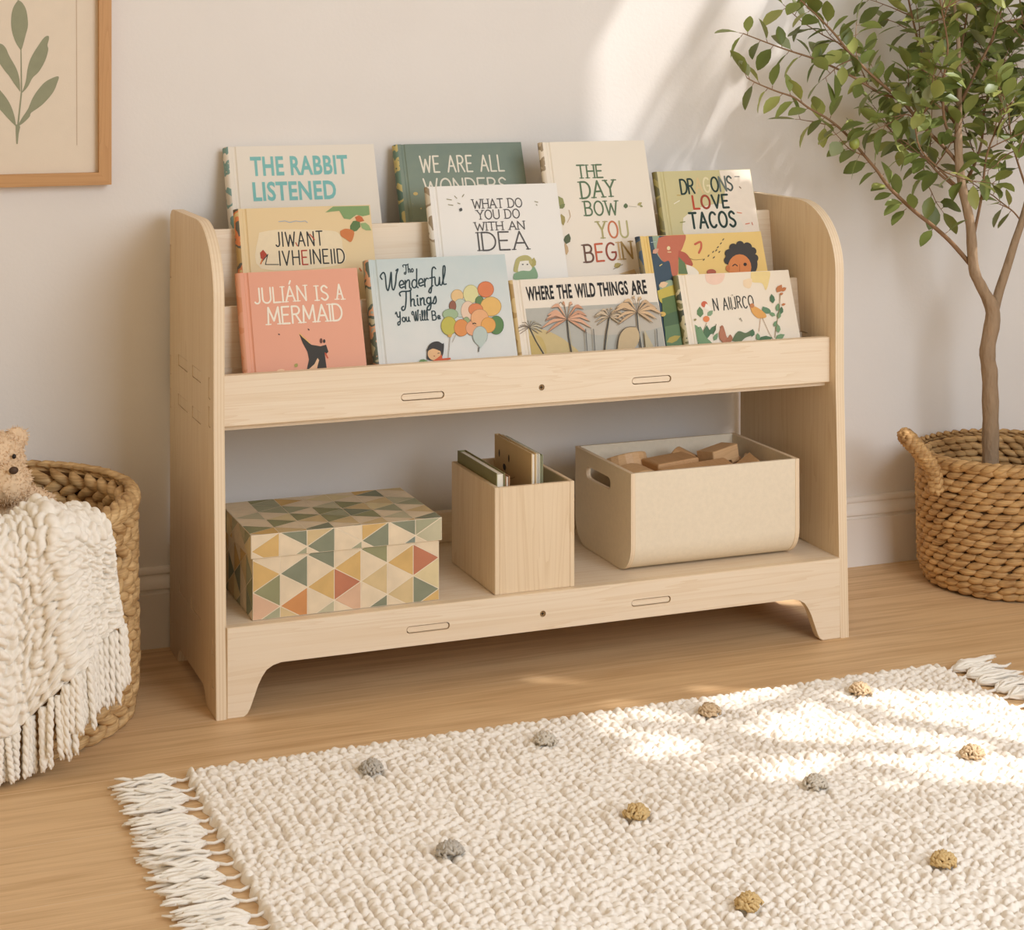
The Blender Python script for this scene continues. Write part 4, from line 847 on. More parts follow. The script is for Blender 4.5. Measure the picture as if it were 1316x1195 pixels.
hL = [(-.178, .0, .225), (-.186, .0, .262), (-.205, .0, .292), (-.222, -.02, .300), (-.226, -.05, .302), (-.219, -.08, .296), (-.200, -.092, .265), (-.165, -.092, .225)]
basket('seagrass_basket', BRX, BRY, lambda t: .1560 + .014 * min(1, t * 7) + .006 * t, BRH, 18, .029, .0150, .0068, (.20, .26, .16), 'round woven basket with a loop handle, planter of the small tree', ST2, DK, .0115, 50, handles=(), seed=5)

# ------------------------------------------------------------------ chunky yarn surfaces
def cells(S, V, ws, wv, ra, rb, ang, jit, seed, alt=True, stagger=.5):
    """height field of fat yarn stitches laid out in columns"""
    rng = np.random.default_rng(seed); ni = int(S.max() / ws) + 4; nj = int(V.max() / wv) + 4
    ox = rng.uniform(-jit, jit, (ni + 4, nj + 4)) * ws; oy = rng.uniform(-jit, jit, (ni + 4, nj + 4)) * wv
    an = rng.normal(0, .22, (ni + 4, nj + 4)); hh = rng.uniform(.78, 1.1, (ni + 4, nj + 4)); H = np.zeros_like(S)
    I = np.floor(S / ws).astype(int); out = H
    for di in (-1, 0, 1):
        i = I + di
        J = np.floor(V / wv - stagger * (i % 2)).astype(int)
        for dj in (-1, 0, 1):
            j = J + dj; ii = np.clip(i + 2, 0, ni + 3); jj = np.clip(j + 2, 0, nj + 3)
            cx = (i + .5) * ws + ox[ii, jj]; cy = (j + .5 + stagger * (i % 2)) * wv + oy[ii, jj]
            t = ang * np.where(i % 2 == 0, 1, -1 if alt else 1) + an[ii, jj]; c, s = np.cos(t), np.sin(t); dx, dy = S - cx, V - cy
            a = dx * c + dy * s; b_ = -dx * s + dy * c
            q = 1 - (a / ra) ** 2 - (b_ / rb) ** 2
            out = np.maximum(out, np.sqrt(np.clip(q, 0, 1)) * hh[ii, jj])
    return out
def grid_mesh(name, P, mats, parent=None):
    nu, nv = P.shape[:2]; me = bpy.data.meshes.new(name); n = nu * nv
    me.vertices.add(n); me.vertices.foreach_set('co', P.reshape(-1).astype(np.float32))
    a = (np.arange(nu - 1)[:, None] * nv + np.arange(nv - 1)[None]).reshape(-1)
    q = np.stack([a, a + nv, a + nv + 1, a + 1], 1); m = len(q)
    me.loops.add(m * 4); me.loops.foreach_set('vertex_index', q.reshape(-1).astype(np.int32))
    me.polygons.add(m); me.polygons.foreach_set('loop_start', (np.arange(m) * 4).astype(np.int32)); me.polygons.foreach_set('loop_total', np.full(m, 4, np.int32))
    me.update(calc_edges=True); me.validate()
    return link(name, me, mats, parent, True)
YARN = mat('rug_yarn', (246, 236, 222), .95, .05, 260, .35, 900, .1, dist=.0015); KNIT = mat('throw_yarn', (247, 238, 224), .95, .04, 200, .35, 900, .1, dist=.0015)
rx0, rx1, ry0, ry1 = -.093, 1.232, -.604, -1.66
rug = empty('rug', ((rx0 + rx1) / 2, (ry0 + ry1) / 2, 0), 'chunky cream woven rug with tassels on the oak floor', 'rug')
nu, nv = 640, 510
s = np.linspace(0, rx1 - rx0, nu); v = np.linspace(0, ry0 - ry1, nv); S, V = np.meshgrid(s, v, indexing='ij')
wob = .0025 * np.sin(V * 19 + S * 7) + .0015 * np.sin(V * 61)
Hh = np.maximum(cells(S + wob, V, .0158, .0150, .0094, .0058, .75, .2, 11), .93 * cells(S + wob * 1.6 + .004, V + .007, .0158, .0170, .0058, .0082, .5, .25, 17))
edge = np.minimum.reduce([S, (rx1 - rx0) - S, V, (ry0 - ry1) - V]); ed = np.clip(edge / .009, 0, 1); ed = np.sqrt(1 - (1 - ed) ** 2)
Zr = (.0055 + .0110 * Hh) * ed + .0004
rngE = np.random.default_rng(5)
ex = .003 * np.sin(V * 130) * (np.clip(1 - S / .012, 0, 1)); ey = .0035 * np.sin(S * 200) * np.clip(1 - V / .012, 0, 1)
P = np.stack([rx0 + S + ex, ry0 - V + ey, Zr], 2)
P0 = P.copy(); P0[..., 0] -= rug.location.x; P0[..., 1] -= rug.location.y
grid_mesh('pile', P0, YARN, rug)
def pile_z(x, y): return .0155
rnd = random.Random(21)
TUFT = {'g': mat('tuft_grey', (190, 180, 166), .95, .12, 200), 't': mat('tuft_tan', (206, 178, 142), .95, .12, 200), 'o': mat('tuft_ochre', (214, 182, 128), .95, .12, 200), 'w': mat('tuft_pale', (212, 200, 182), .95, .12, 200)}
for (u, v_, c) in ((477, 988, 'g'), (700, 952, 'w'), (578, 1094, 'g'), (818, 1046, 'o'), (912, 915, 't'), (1105, 888, 't'), (1048, 1008, 'w'), (1250, 969, 't'), (1213, 1108, 'o'), (963, 1162, 'o')):
    p = at_z(u, v_, .018); mb = MB()
    for q in range(85):
        r_t = math.sqrt(rnd.random()); a = rnd.uniform(0, 2 * PI); hz = .012 * (1 - r_t * r_t) ** .7 - .002
        cc = p + Vector((math.cos(a) * r_t * .0155, math.sin(a) * r_t * .0155, hz)); o_ = rnd.uniform(0, 2 * PI); t1 = Vector((math.cos(o_), math.sin(o_), 0)) * rnd.uniform(.0035, .006); n1 = Vector((math.cos(a) * r_t * .7, math.sin(a) * r_t * .7, 1 - .5 * r_t)).normalized()
        mb.tube([cc - t1 - n1 * .005, cc - t1 * .85, cc + n1 * rnd.uniform(.002, .0045), cc + t1 * .85, cc + t1 - n1 * .005], [.0014, .0020, .0022, .0020, .0014], 6)
    o = mb.build('tuft', TUFT[c], rug, True); o.matrix_parent_inverse = Matrix.Translation(-rug.location)
    o['label'] = {'g': 'grey yarn tuft', 'w': 'pale grey yarn tuft', 't': 'tan yarn tuft', 'o': 'ochre yarn tuft'}[c]
def tassel(side, y):
    mb = MB(); x0 = rx0 if side < 0 else rx1; x0 -= side * .004
    kl = rnd.uniform(.020, .032); ya = y + rnd.uniform(-.006, .006)
    mb.tube([(x0, y, .006), (x0 + side * kl * .5, (y + ya) / 2 + rnd.uniform(-.002, .002), .0035), (x0 + side * kl, ya, .006)], [.0026, .0022, .003], 6)
    for q in range(19):
        L_ = rnd.uniform(.058, .102); sp_ = rnd.uniform(-.0215, .0215); zz = rnd.uniform(.003, .0165) * (1 - .3 * abs(sp_) / .021); ph, am = rnd.uniform(0, 6), rnd.uniform(.0015, .0036); P = []
        for i in range(8):
            t = i / 7; f = min(1, t * 3.2) ** .7
            P.append((x0 + side * (kl * .9 + L_ * t), ya + sp_ * f * (.75 + .4 * t) + am * math.sin(ph + t * 12), max(.0025, .005 + (zz - .005) * f + am * .6 * math.sin(ph * 2 + t * 10))))
        mb.tube(P, [.0020, .0027, .0029, .0029, .0029, .0029, .0027, .0013], 6)
    o = mb.build('tassel', KNIT, rug, True); o.matrix_parent_inverse = Matrix.Translation(-rug.location)
for i in range(27):
    y = ry0 - .018 - i * .0385; tassel(-1, y); tassel(1, y)

# ------------------------------------------------------------------ knitted throw over the basket
base_ang = math.atan2(CAM.y - BLY, CAM.x - BLX)
throw = empty('knitted_throw', (BLX, BLY, BLH), 'chunky cream knitted throw with fringe hanging over the left basket', 'blanket')
nu, nv = 330, 290
ph0, ph1 = math.radians(-75), math.radians(45)
u = np.linspace(0, 1, nu); v = np.linspace(0, 1, nv); U_, V_ = np.meshgrid(u, v, indexing='ij'); PH = ph0 + (ph1 - ph0) * U_
RB = .247
def throw_surface(PH, V_):
    """V_ 0 inside the basket, 1 at the hem"""
    fold = np.sin(PH * 7.5 + .6) * .5 + .5 * np.sin(PH * 13 + 1.9)
    ridge = np.exp(-((PH - .42) / .10) ** 2); valley = np.exp(-((PH - .20) / .09) ** 2)
    top = .018 + .018 * ridge - .003 * valley + .003 * np.sin(PH * 5)
    drop = .280 - .125 * np.clip((PH - .12) / .66, 0, 1) + .010 * np.sin(PH * 9)
    t = V_
    # inside part: 0 - .22 rises to the rim, .22 - .34 goes over it, then hangs
    inn = np.clip(t / .22, 0, 1); over = np.clip((t - .22) / .14, 0, 1); hang = np.clip((t - .36) / .64, 0, 1)
    rr_ = RB - .066 + .040 * inn + .054 * np.sin(over * PI / 2) + (.008 + .012 * fold * np.minimum(1, hang * 2.5) + .018 * ridge - .005 * valley) * np.minimum(1, over + hang) + .012 * hang
    zz = BLH - .060 + (.060 + top) * np.sin(inn * PI / 2) - .030 * (1 - np.cos(over * PI / 2)) - (drop - .03 + top * .6) * hang
    PHs = PH + .06 * hang * np.clip((PH + .2), -1, 1) + .015 * fold * hang
    return rr_, zz, PHs, drop
def throw_point(PH, V_):
    r_, z_, p_, _ = throw_surface(PH, V_); return np.stack([r_ * np.cos(base_ang + p_), r_ * np.sin(base_ang + p_), z_ - BLH], -1)
P = throw_point(PH, V_)
du = np.gradient(P, axis=0); dv = np.gradient(P, axis=1); Nn = np.cross(du, dv); Nn /= np.linalg.norm(Nn, axis=2, keepdims=True) + 1e-9
if (Nn[nu // 2, nv - 20] * P[nu // 2, nv - 20]).sum() < 0: Nn = -Nn
su = np.linalg.norm(du, axis=2).mean() * (nu - 1); sv = np.linalg.norm(dv, axis=2).mean() * (nv - 1)
hk = np.maximum(.94 * cells(U_ * su + .005 * np.sin(V_ * 29 + U_ * 5), V_ * sv + .008, .0150, .0160, .0058, .0100, -.8, .28, 8), cells(U_ * su + .004 * np.sin(V_ * 17 + U_ * 9), V_ * sv + .004 * np.sin(U_ * 23), .0145, .0180, .0066, .0108, .55, .22, 3))
ed = np.clip(np.minimum.reduce([U_ * su, (1 - U_) * su, (1 - V_) * sv]) / .006, 0, 1)
P = P + Nn * ((.004 + .0135 * hk) * (.3 + .7 * ed))[..., None]
kn = grid_mesh('knitted_cloth', P, KNIT, throw)
kn.data.flip_normals() if kn.data.polygons[0].normal.dot(Vector(Nn[0, 0])) < 0 else None
rnd = random.Random(9)
nt = 44
for i in range(nt):
    ph = ph0 + (ph1 - ph0) * (i + .5) / nt; mb = MB(); p0 = Vector(throw_point(np.array(ph), np.array(.992))); an = math.atan2(p0.y, p0.x); out_ = Vector((math.cos(an), math.sin(an), 0)); tan_ = Vector((-math.sin(an), math.cos(an), 0)); p0 += out_ * .005
    Lb = rnd.uniform(.090, .112)
    for q in range(4):
        o_ = tan_ * rnd.uniform(-.007, .007) + out_ * rnd.uniform(-.003, .006); L_ = min(Lb * rnd.uniform(.9, 1.08), p0.z + BLH - .008); pha = rnd.uniform(0, 6)
        for s_ in (0, PI):
            Pp = []
            for m_ in range(16):
                t = m_ / 15; Pp.append(p0 + o_ * (1 + t * .9) - Vector((0, 0, L_ * t)) + tan_ * .0022 * math.sin(pha + s_ + t * 20) + out_ * (.0022 * math.cos(pha + s_ + t * 20) + .003 * t))
            mb.tube(Pp, [.0028] + [.0036] * 13 + [.0030, .0014], 6)
    mb.build('tassel', KNIT, throw, True)

# ------------------------------------------------------------------ teddy bear sitting in the basket
FUR = mat('plush', (232, 202, 166), .95, .08, 120, .3, 500, .1)
bear = empty('teddy_bear', (-.335, -.245, .235), 'fuzzy beige teddy bear sitting in the left basket behind the throw', 'teddy bear')
def solid(parts, vox, name, m, parent, nz=.0035):
    mb = MB()
    for c, r, ax in parts:
        X, Y, Z = (Vector(a) for a in ax) if ax else (Vector((1, 0, 0)), Vector((0, 1, 0)), Vector((0, 0, 1)))
        mb.ellipsoid(c, *r, X, Y, Z, 20, 12)
    o = mb.build(name, m, parent)
    rm = o.modifiers.new('r', 'REMESH'); rm.mode = 'VOXEL'; rm.voxel_size = vox; sm = o.modifiers.new('s', 'SMOOTH'); sm.iterations = 6; sm.factor = .5
    dg = bpy.context.evaluated_depsgraph_get(); dg.update(); nm = bpy.data.meshes.new_from_object(o.evaluated_get(dg)); o.modifiers.clear(); o.data = nm; nm.name = name
    for v in nm.vertices:
        q = v.co * 130; d = abs(mnoise.noise(q)) * 1.0 + .5 * abs(mnoise.noise(q * 2.1)); v.co += v.normal * (d * nz)
    nm.polygons.foreach_set('use_smooth', [True] * len(nm.polygons)); return o
def bp(u, v, y): return at_y(u, v, y) - bear.location
hc = bp(-7, 600, -.27); mz = bp(10, 621, -.312); e1 = bp(21, 564, -.262); e2 = bp(-44, 566, -.26); bc = bp(-8, 668, -.262)
def sphere(c, r): return (c, (r, r, r), None)
aimA = bp(50, 645, -.275)
dirA = Vector((.80, .05, -.60)).normalized(); uA = dirA.orthogonal().normalized()
body = solid([sphere(hc, .0), ] and [(hc, (.0465, .050, .056), None), (mz, (.036, .040, .033), None), (e1, (.0175, .009, .0185), None), (e2, (.0195, .010, .0195), None),
              (bc, (.050, .048, .058), None), (bc + Vector((0, .0, -.05)), (.062, .058, .055), None), (aimA, (.019, .019, .040), (uA, dirA.cross(uA), dirA)), (bc + Vector((-.066, -.012, .0)), (.019, .019, .04), None)], .0028, 'body', FUR, bear)
# curls of plush standing off the body
mb = MB(); rnd = random.Random(31); polys = body.data.polygons
for q in range(9000):
    f = polys[rnd.randrange(len(polys))]; c = f.center; n_ = f.normal
    d = (n_ + Vector((rnd.uniform(-1, 1), rnd.uniform(-1, 1), rnd.uniform(-1, 1) - .3)) * 1.1).normalized(); L_ = rnd.uniform(.003, .0055); sd = d.orthogonal().normalized() * .0009; bnd = Vector((rnd.uniform(-1, 1), rnd.uniform(-1, 1), rnd.uniform(-1, 1))) * .0016
    mb.add([c - sd, c + sd, c + d * L_ * .6 + sd * .9 + bnd, c + d * L_ * .6 - sd * .9 + bnd, c + d * L_ + bnd * 2.2], [(0, 1, 2, 3), (3, 2, 4)])
mb.build('plush_pile', FUR, bear, True)
BK = mat('bear_eye', (40, 30, 24), .25); NB = mat('bear_nose', (84, 62, 46), .6)
for u, v_ in ((18, 586.5), (-14, 588)):
    c = bp(u, v_, -.3165); m_ = MB(); m_.ellipsoid(c, .0034, .003, .0042); m_.build('eye', BK, bear, True)
c = bp(17.5, 604.5, -.3500); m_ = MB(); m_.ellipsoid(c, .0075, .005, .0062, nu=6, nv=6); m_.build('nose', NB, bear, True)

# ------------------------------------------------------------------ framed print on the wall
OAK = wood('oak_frame', (206, 158, 104), (176, 126, 76), 'Z', 1.4); OAKX = wood('oak_frame_x', (206, 158, 104), (176, 126, 76), 'X', 1.4)
ax0, ax1, az0, az1, fwid, fy = -.425, -.1045, .8455, 1.292, .0222, .0
art = empty('framed_print', ((ax0 + ax1) / 2, WY, (az0 + az1) / 2), 'oak-framed botanical leaf print hanging at the upper left of the wall', 'picture')
def fr(name, prof, m):
    V = [(x, y, z) for y in (fy, WY - .0005) for x, z in prof]; o = mesh(name, V, [(0, 1, 2, 3), (7, 6, 5, 4), (0, 4, 5, 1), (1, 5, 6, 2), (2, 6, 7, 3), (3, 7, 4, 0)], m, art); o.matrix_parent_inverse = Matrix.Translation(-art.location)
fi = fwid
fr('frame_rail', [(ax0, az0), (ax1, az0), (ax1 - fi, az0 + fi), (ax0 + fi, az0 + fi)], OAKX); fr('frame_rail', [(ax0 + fi, az1 - fi), (ax1 - fi, az1 - fi), (ax1, az1), (ax0, az1)], OAKX)
fr('frame_stile', [(ax1 - fi, az0 + fi), (ax1, az0), (ax1, az1), (ax1 - fi, az1 - fi)], OAK); fr('frame_stile', [(ax0, az0), (ax0 + fi, az0 + fi), (ax0 + fi, az1 - fi), (ax0, az1)], OAK)
YM = .0150
mb = MB(); mb.box((ax0 + fi, YM, az0 + fi), (ax1 - fi, WY - .001, az1 - fi)); o = mb.build('mat_board', mat('mat_board', (228, 212, 190), .85, .03, 40, .2, 400), art); o.matrix_parent_inverse = Matrix.Translation(-art.location)
# painted sprig: flat pigment on paper
mb = MB(); C_ = bpy.data.materials
def flat(px, m=0, dy=0): 
    Q = [at_y(u, v, YM - .0004 - dy) for u, v in px]; mb.add([q[:] for q in Q], [tuple(range(len(Q)))], m)
flat([(ax, ay) for ax, ay in ((97.4, -120), (98.3, -120), (99.3, 186.5), (98.4, 186.5))], 1)
leafs = [((27, 65), [(27, 65), (20, 54), (15, 38), (14.5, 22), (17, 10), (22.5, 1), (23.5, 0), (29, 4), (34, 14), (36, 32), (33, 45), (29, 60)]),
         ((28, 119), [(28, 119), (33, 105), (36, 86), (41, 72), (51, 56), (57, 48), (62, 46), (63, 50), (61, 58), (62, 64), (58, 78), (50, 92), (42, 100), (36, 111), (30, 118)]),
         ((26, 118), [(26, 118), (20, 110), (12, 98), (4, 88), (-6, 72), (-8, 60), (0, 56), (7, 61), (12, 72), (21, 88), (25, 102)]),
         ((22, 163), [(22, 163), (28, 152), (36, 140), (42, 126), (50, 114), (60, 104), (75, 98), (73, 108), (68, 119), (58, 131), (50, 138), (40, 145), (38, 150), (30, 158)]),
         ((22, 163), [(21, 163), (12, 154), (2, 143), (-10, 130), (-20, 112), (-24, 98), (-10, 106), (2, 118), (12, 132), (18, 147)])]
for st_, pts in leafs: flat(catmull(pts + [pts[0]], 4)[:-1])
flat([(26.4, 62), (27.6, 62), (28.6, 118), (24, 162), (22.8, 185), (21, 185), (22, 162), (26.8, 118)], 0, .0001)
flat([(20, 160), (24.5, 160), (26, 163), (24, 172), (22.8, 185), (21, 185)], 0, .0002)
o = mb.build('painted_sprig', [mat('sage_paint', (150, 150, 122), .85, .12, 60), mat('plate_line', (196, 172, 146), .9)], art); o.matrix_parent_inverse = Matrix.Translation(-art.location)

# ------------------------------------------------------------------ small tree in the basket
BARK = mat('bark', (160, 134, 106), .85, .3, 55, 1., 90, .2, (1, 1, .35), dist=.006); TWIG = mat('twig', (138, 106, 76), .8, .2, 60)
def leaf_mat(name, rgb, rgb2):
    m, N, L, b = newmat(name); b.inputs['Roughness'].default_value = .42; b.inputs['Specular IOR Level'].default_value = .4
    tc = N.new('ShaderNodeTexCoord'); n = N.new('ShaderNodeTexNoise'); n.inputs['Scale'].default_value = 14; L.new(tc.outputs['Object'], n.inputs['Vector'])
    mx = N.new('ShaderNodeMix'); mx.data_type = 'RGBA'; mx.inputs[6].default_value = lin(rgb); mx.inputs[7].default_value = lin(rgb2); L.new(n.outputs['Fac'], mx.inputs[0]); L.new(mx.outputs[2], b.inputs['Base Color'])
    tr = N.new('ShaderNodeBsdfTranslucent'); L.new(mx.outputs[2], tr.inputs[0]); ms = N.new('ShaderNodeMixShader'); ms.inputs[0].default_value = .28
    L.new(b.outputs[0], ms.inputs[1]); L.new(tr.outputs[0], ms.inputs[2]); L.new(ms.outputs[0], N['Material Output'].inputs[0]); return m
LEAF = [leaf_mat('leaf_dark', (98, 110, 52), (118, 126, 64)), leaf_mat('leaf_mid', (124, 134, 66), (142, 150, 84)), leaf_mat('leaf_light', (150, 156, 80), (176, 178, 104)), leaf_mat('leaf_grey', (140, 148, 106), (164, 170, 130))]
tx, ty = 1.648, -.180
tree = empty('small_tree', (tx, ty, .03), 'slender leafy indoor tree growing from the woven basket at the right', 'plant')
wd_ = MB(); tw = MB(); lf = MB(); rnd = random.Random(77)
def tp(u, v, dy=0.): return at_y(u, v, ty + dy) - tree.location
def path(pts, dy0=0, dy1=0):
    return [Vector(p) for p in catmull([tuple(tp(u, v, dy0 + (dy1 - dy0) * i / max(1, len(pts) - 1))) for i, (u, v) in enumerate(pts)], 5)]
def taper(P, r0, r1, pw=1.): n = len(P); return [r0 + (r1 - r0) * (i / (n - 1)) ** pw for i in range(n)]
def add_leaf(p, d, L_, wid, m, roll):
    d = d.normalized()
    if (p + d * L_ * 1.2).y > .185: return
    up_ = Vector((0, 0, 1)); sd = d.cross(up_); sd = sd.normalized() if sd.length > .1 else Vector((1, 0, 0)); nn = sd.cross(d).normalized(); sd2 = sd * math.cos(roll) + nn * math.sin(roll); nn2 = nn * math.cos(roll) - sd * math.sin(roll)
    pet = L_ * .18; ts = (0, .12, .32, .55, .78, .92, 1.); ws = (0.02, .42, .88, 1., .72, .36, 0.02); V = []; Fc = []; droop = rnd.uniform(.05, .3); fold = rnd.uniform(.1, .4)
    for t, w in zip(ts, ws):
        c = p + d * (pet + L_ * t) - nn2 * (droop * L_ * t * t); e = wid * w / 2
        V += [c + sd2 * e + nn2 * e * fold, c, c - sd2 * e + nn2 * e * fold]
    for i in range(len(ts) - 1): Fc += [(3 * i, 3 * i + 1, 3 * i + 4, 3 * i + 3), (3 * i + 1, 3 * i + 2, 3 * i + 5, 3 * i + 4)]
    lf.add(V, Fc, m); tw.tube([p, p + d * pet], .0007, 4)
def rv(s=1.): return Vector((rnd.uniform(-1, 1), rnd.uniform(-1, 1), rnd.uniform(-1, 1))) * s
def leaves_along(P, step, t0=.0, L0=.036, L1=.054, terminal=True):
    acc = 0; sgn = 1; tot = sum((b_ - a).length for a, b_ in zip(P, P[1:])); run = 0
    for a, b_ in zip(P, P[1:]):
        l = (b_ - a).length; run += l; acc += l
        if run / tot < t0: acc = min(acc, step); continue
        while acc >= step:
            acc -= step * rnd.uniform(.8, 1.25); sgn = -sgn; t = (b_ - a).normalized(); s_ = t.cross(Vector((rnd.uniform(-.4, .4), -1, rnd.uniform(-.2, .5)))).normalized() * sgn
            d = t * rnd.uniform(.35, .9) + s_ * rnd.uniform(.6, 1.1) + rv(.35) + Vector((0, 0, -.1)); L_ = rnd.uniform(L0, L1)
            add_leaf(b_, d, L_, L_ * rnd.uniform(.48, .66), rnd.choices((0, 1, 2, 3), (5, 5, 2, 1))[0], rnd.uniform(-.9, .9))
    if terminal: add_leaf(P[-1], P[-1] - P[-2] + rv(.002), L1, L1 * .5, 1, rnd.uniform(-.5, .5))
def twig(p, d, L_, r=.0016, step=.0165, sub=0):
    P = [p]; d = d.normalized()
    for i in range(6): d = (d + rv(.16) + Vector((0, 0, .03))).normalized(); P.append(P[-1] + d * L_ / 6); P[-1].y = min(P[-1].y, .16)
    tw.tube(P, taper(P, r, .0007), 5); leaves_along(P, step, .12)
    for q in range(sub): j = rnd.randrange(1, 5); twig(P[j], d + rv(.9), L_ * rnd.uniform(.4, .65), r * .7, step)
trunk = path([(1274, 640), (1273, 600), (1273, 540), (1272, 482), (1269, 450), (1276, 402), (1262, 370), (1251.5, 345), (1247, 289), (1238, 247), (1232.5, 207), (1231.5, 163), (1233, 110), (1231, 43), (1226, 0), (1222, -60), (1228, -130)], 0, -.03)
n_ = len(trunk); rad_ = []
for i, p in enumerate(trunk):
    z = p.z + tree.location.z
    rad_.append(np.interp(z, [.2, .45, .55, .6, .75, .9, 1.0, 1.15, 1.4], [.0178, .0162, .0155, .0115, .0095, .0085, .0052, .0035, .002]) * (1 + .05 * math.sin(i * 1.7)))
trunk[0] = Vector((trunk[1].x, trunk[1].y, .14)); wd_.tube(trunk, rad_, 12)
stem2 = path([(1275, 412), (1283, 378), (1293.7, 345), (1304, 312), (1313, 285), (1322, 250), (1332, 190), (1340, 110), (1345, 20), (1352, -60)], 0, .03); wd_.tube(stem2, taper(stem2, .0105, .003), 10)
mains = [(path([(1250, 343), (1223, 312), (1200, 291), (1176, 272), (1144, 242), (1127, 219), (1111, 200), (1090, 175), (1066, 154), (1040, 139), (1020, 125), (997, 117), (973, 107), (960, 100)], 0, -.10), .0052, .30, 1),
         (path([(1236, 235), (1228, 206), (1189, 165), (1158, 130), (1130, 119), (1091, 96), (1050, 77), (1020, 67), (994, 58), (955, 43)], 0, -.06), .0048, .28, 2),
         (path([(1160, 131), (1122, 98), (1093, 69), (1072, 43), (1050, 20), (1030, 1), (1005, -30)], -.03, -.10), .0036, .0, 2),
         (path([(1232, 165), (1205, 120), (1185, 70), (1172, 20), (1160, -40), (1150, -90)], 0, .06), .0042, .1, 4),
         (path([(1236, 130), (1255, 90), (1275, 50), (1290, 0), (1300, -60)], 0, -.08), .004, .05, 4),
         (path([(1238, 240), (1252, 212), (1262, 180), (1266, 140), (1280, 100), (1300, 70)], 0, .05), .004, .1, 4),
         (path([(1233, 190), (1215, 160), (1212, 110), (1218, 60), (1208, 0), (1200, -60)], 0, -.12), .004, .05, 4),
         (path([(1252, 300), (1262, 250), (1268, 200), (1284, 160), (1302, 130)], 0, -.06), .0036, .35, 3),
         (path([(1231, 110), (1236, 60), (1244, 10), (1250, -50)], 0, .08), .0034, .0, 4),
         (path([(1240, 250), (1208, 224), (1190, 205), (1165, 190), (1150, 172)], 0, .07), .0034, .3, 3),
         (path([(1237, 245), (1222, 232), (1205, 215), (1182, 190), (1172, 150), (1150, 150)], 0, -.09), .003, .3, 3),
         (path([(1322, 250), (1310, 215), (1300, 180), (1296, 140)], .02, -.04), .003, .3, 2),
         (path([(1313, 285), (1300, 270), (1284, 262)], .02, -.02), .0022, .5, 0),
         (path([(1332, 190), (1350, 150), (1370, 100), (1380, 30)], .02, -.04), .004, .1, 3),
         (path([(1340, 110), (1325, 60), (1312, 10), (1305, -60)], .02, .0), .004, .1, 3)]
for P, r0, t0, sub in mains:
    tw.tube(P, taper(P, r0, .0011, .8), 7); leaves_along(P, .0175, t0)
    tot = len(P)
    for q in range(sub * 2 if sub > 2 else sub + 1):
        j = int(tot * rnd.uniform(max(.25, t0), .95 if sub > 2 else .6)); t = (P[min(j + 1, tot - 1)] - P[j - 1]).normalized()
        twig(P[j], t * .5 + rv(.9) + Vector((0, 0, .25)), rnd.uniform(.07, .16), .0016, .0155, 0)
# low leaves of the left branch
for u, v_, du_, dv_ in ((1160, 262, -40, 14), (1165, 268, -30, 24), (1200, 293, -22, 22), (1176, 272, -6, -24), (1143, 242, -36, 2), (1215, 300, 20, -14)):
    p = tp(u, v_, -.04); d = tp(u + du_, v_ + dv_, -.06) - p; add_leaf(p, d, .044, .023, 0, rnd.uniform(-.3, .3))
# upper crown, beyond the top of the photo
for q in range(15):
    P = rnd.choice([mains[3][0], mains[4][0], mains[6][0], mains[8][0], mains[14][0], trunk[-12:], stem2[-14:]]); j = rnd.randrange(len(P) * 2 // 3, len(P))
    twig(P[j], Vector((rnd.uniform(-.8, .8), rnd.uniform(-.7, .3), rnd.uniform(.5, 1.2))), rnd.uniform(.12, .26), .0018, .018, 1)
# two green fruits
fru = MB()
wd_.build('trunk', BARK, tree, True); tw.build('branches', TWIG, tree, True); lf.build('foliage', LEAF, tree, True)
c = tp(1098, 184, -.08); fru.ellipsoid(c, .0105, .0105, .0125, nu=14, nv=10); fru.build('fruit', mat('green_fruit', (150, 158, 78), .4, .12, 60), tree, True)
b = MB(); V = [(.158 * math.cos(2 * PI * i / 40), .158 * math.sin(2 * PI * i / 40), .16 + .004 * math.sin(i * 2.3)) for i in range(40)] + [(0, 0, .175)]
b.add(V, [(i, (i + 1) % 40, 40) for i in range(40)] + [tuple(range(40))[::-1]])
o = b.build('potting_soil', mat('soil', (74, 54, 38), .95, .4, 90, .8, 120), None, True); o.location = (BRX, BRY, 0); tag(o, 'dark potting soil inside the tree basket', 'soil', kind='stuff')
# loop handle of the tree basket
hb = bpy.data.objects['seagrass_basket']
def hpt(u, v, y): return at_y(u, v, y)
hp = [hpt(1203, 632, -.235), hpt(1200, 606, -.235), hpt(1190, 590, -.240), hpt(1176, 574, -.240), hpt(1166, 563, -.225), hpt(1164, 560, -.195), hpt(1172, 566, -.170), hpt(1186, 584, -.150), hpt(1196, 606, -.135)]
P = [Vector(p) for p in catmull([tuple(p) for p in hp], 5)]; mb = MB(); mb.tube(P, .0115, 10)
for st0 in range(3):
    Q = []; 
    for i in range(len(P) * 4):
        f = min(i / 4, len(P) - 1.001); j = int(f); c = P[j].lerp(P[j + 1], f - j); tn = (P[j + 1] - P[j]).normalized(); u = tn.cross(Vector((.3, .2, .93))).normalized(); w = tn.cross(u); an = st0 * 2.094 + i * .34
        Q.append(c + (u * math.cos(an) + w * math.sin(an)) * .0085)
    mb.tube(Q, [.0074 + .0022 * math.sin(i * 1.9 + st0) for i in range(len(Q))], 7)
o = mb.build('handle', ST2, hb, True); o.matrix_parent_inverse = Matrix.Translation(-hb.location)

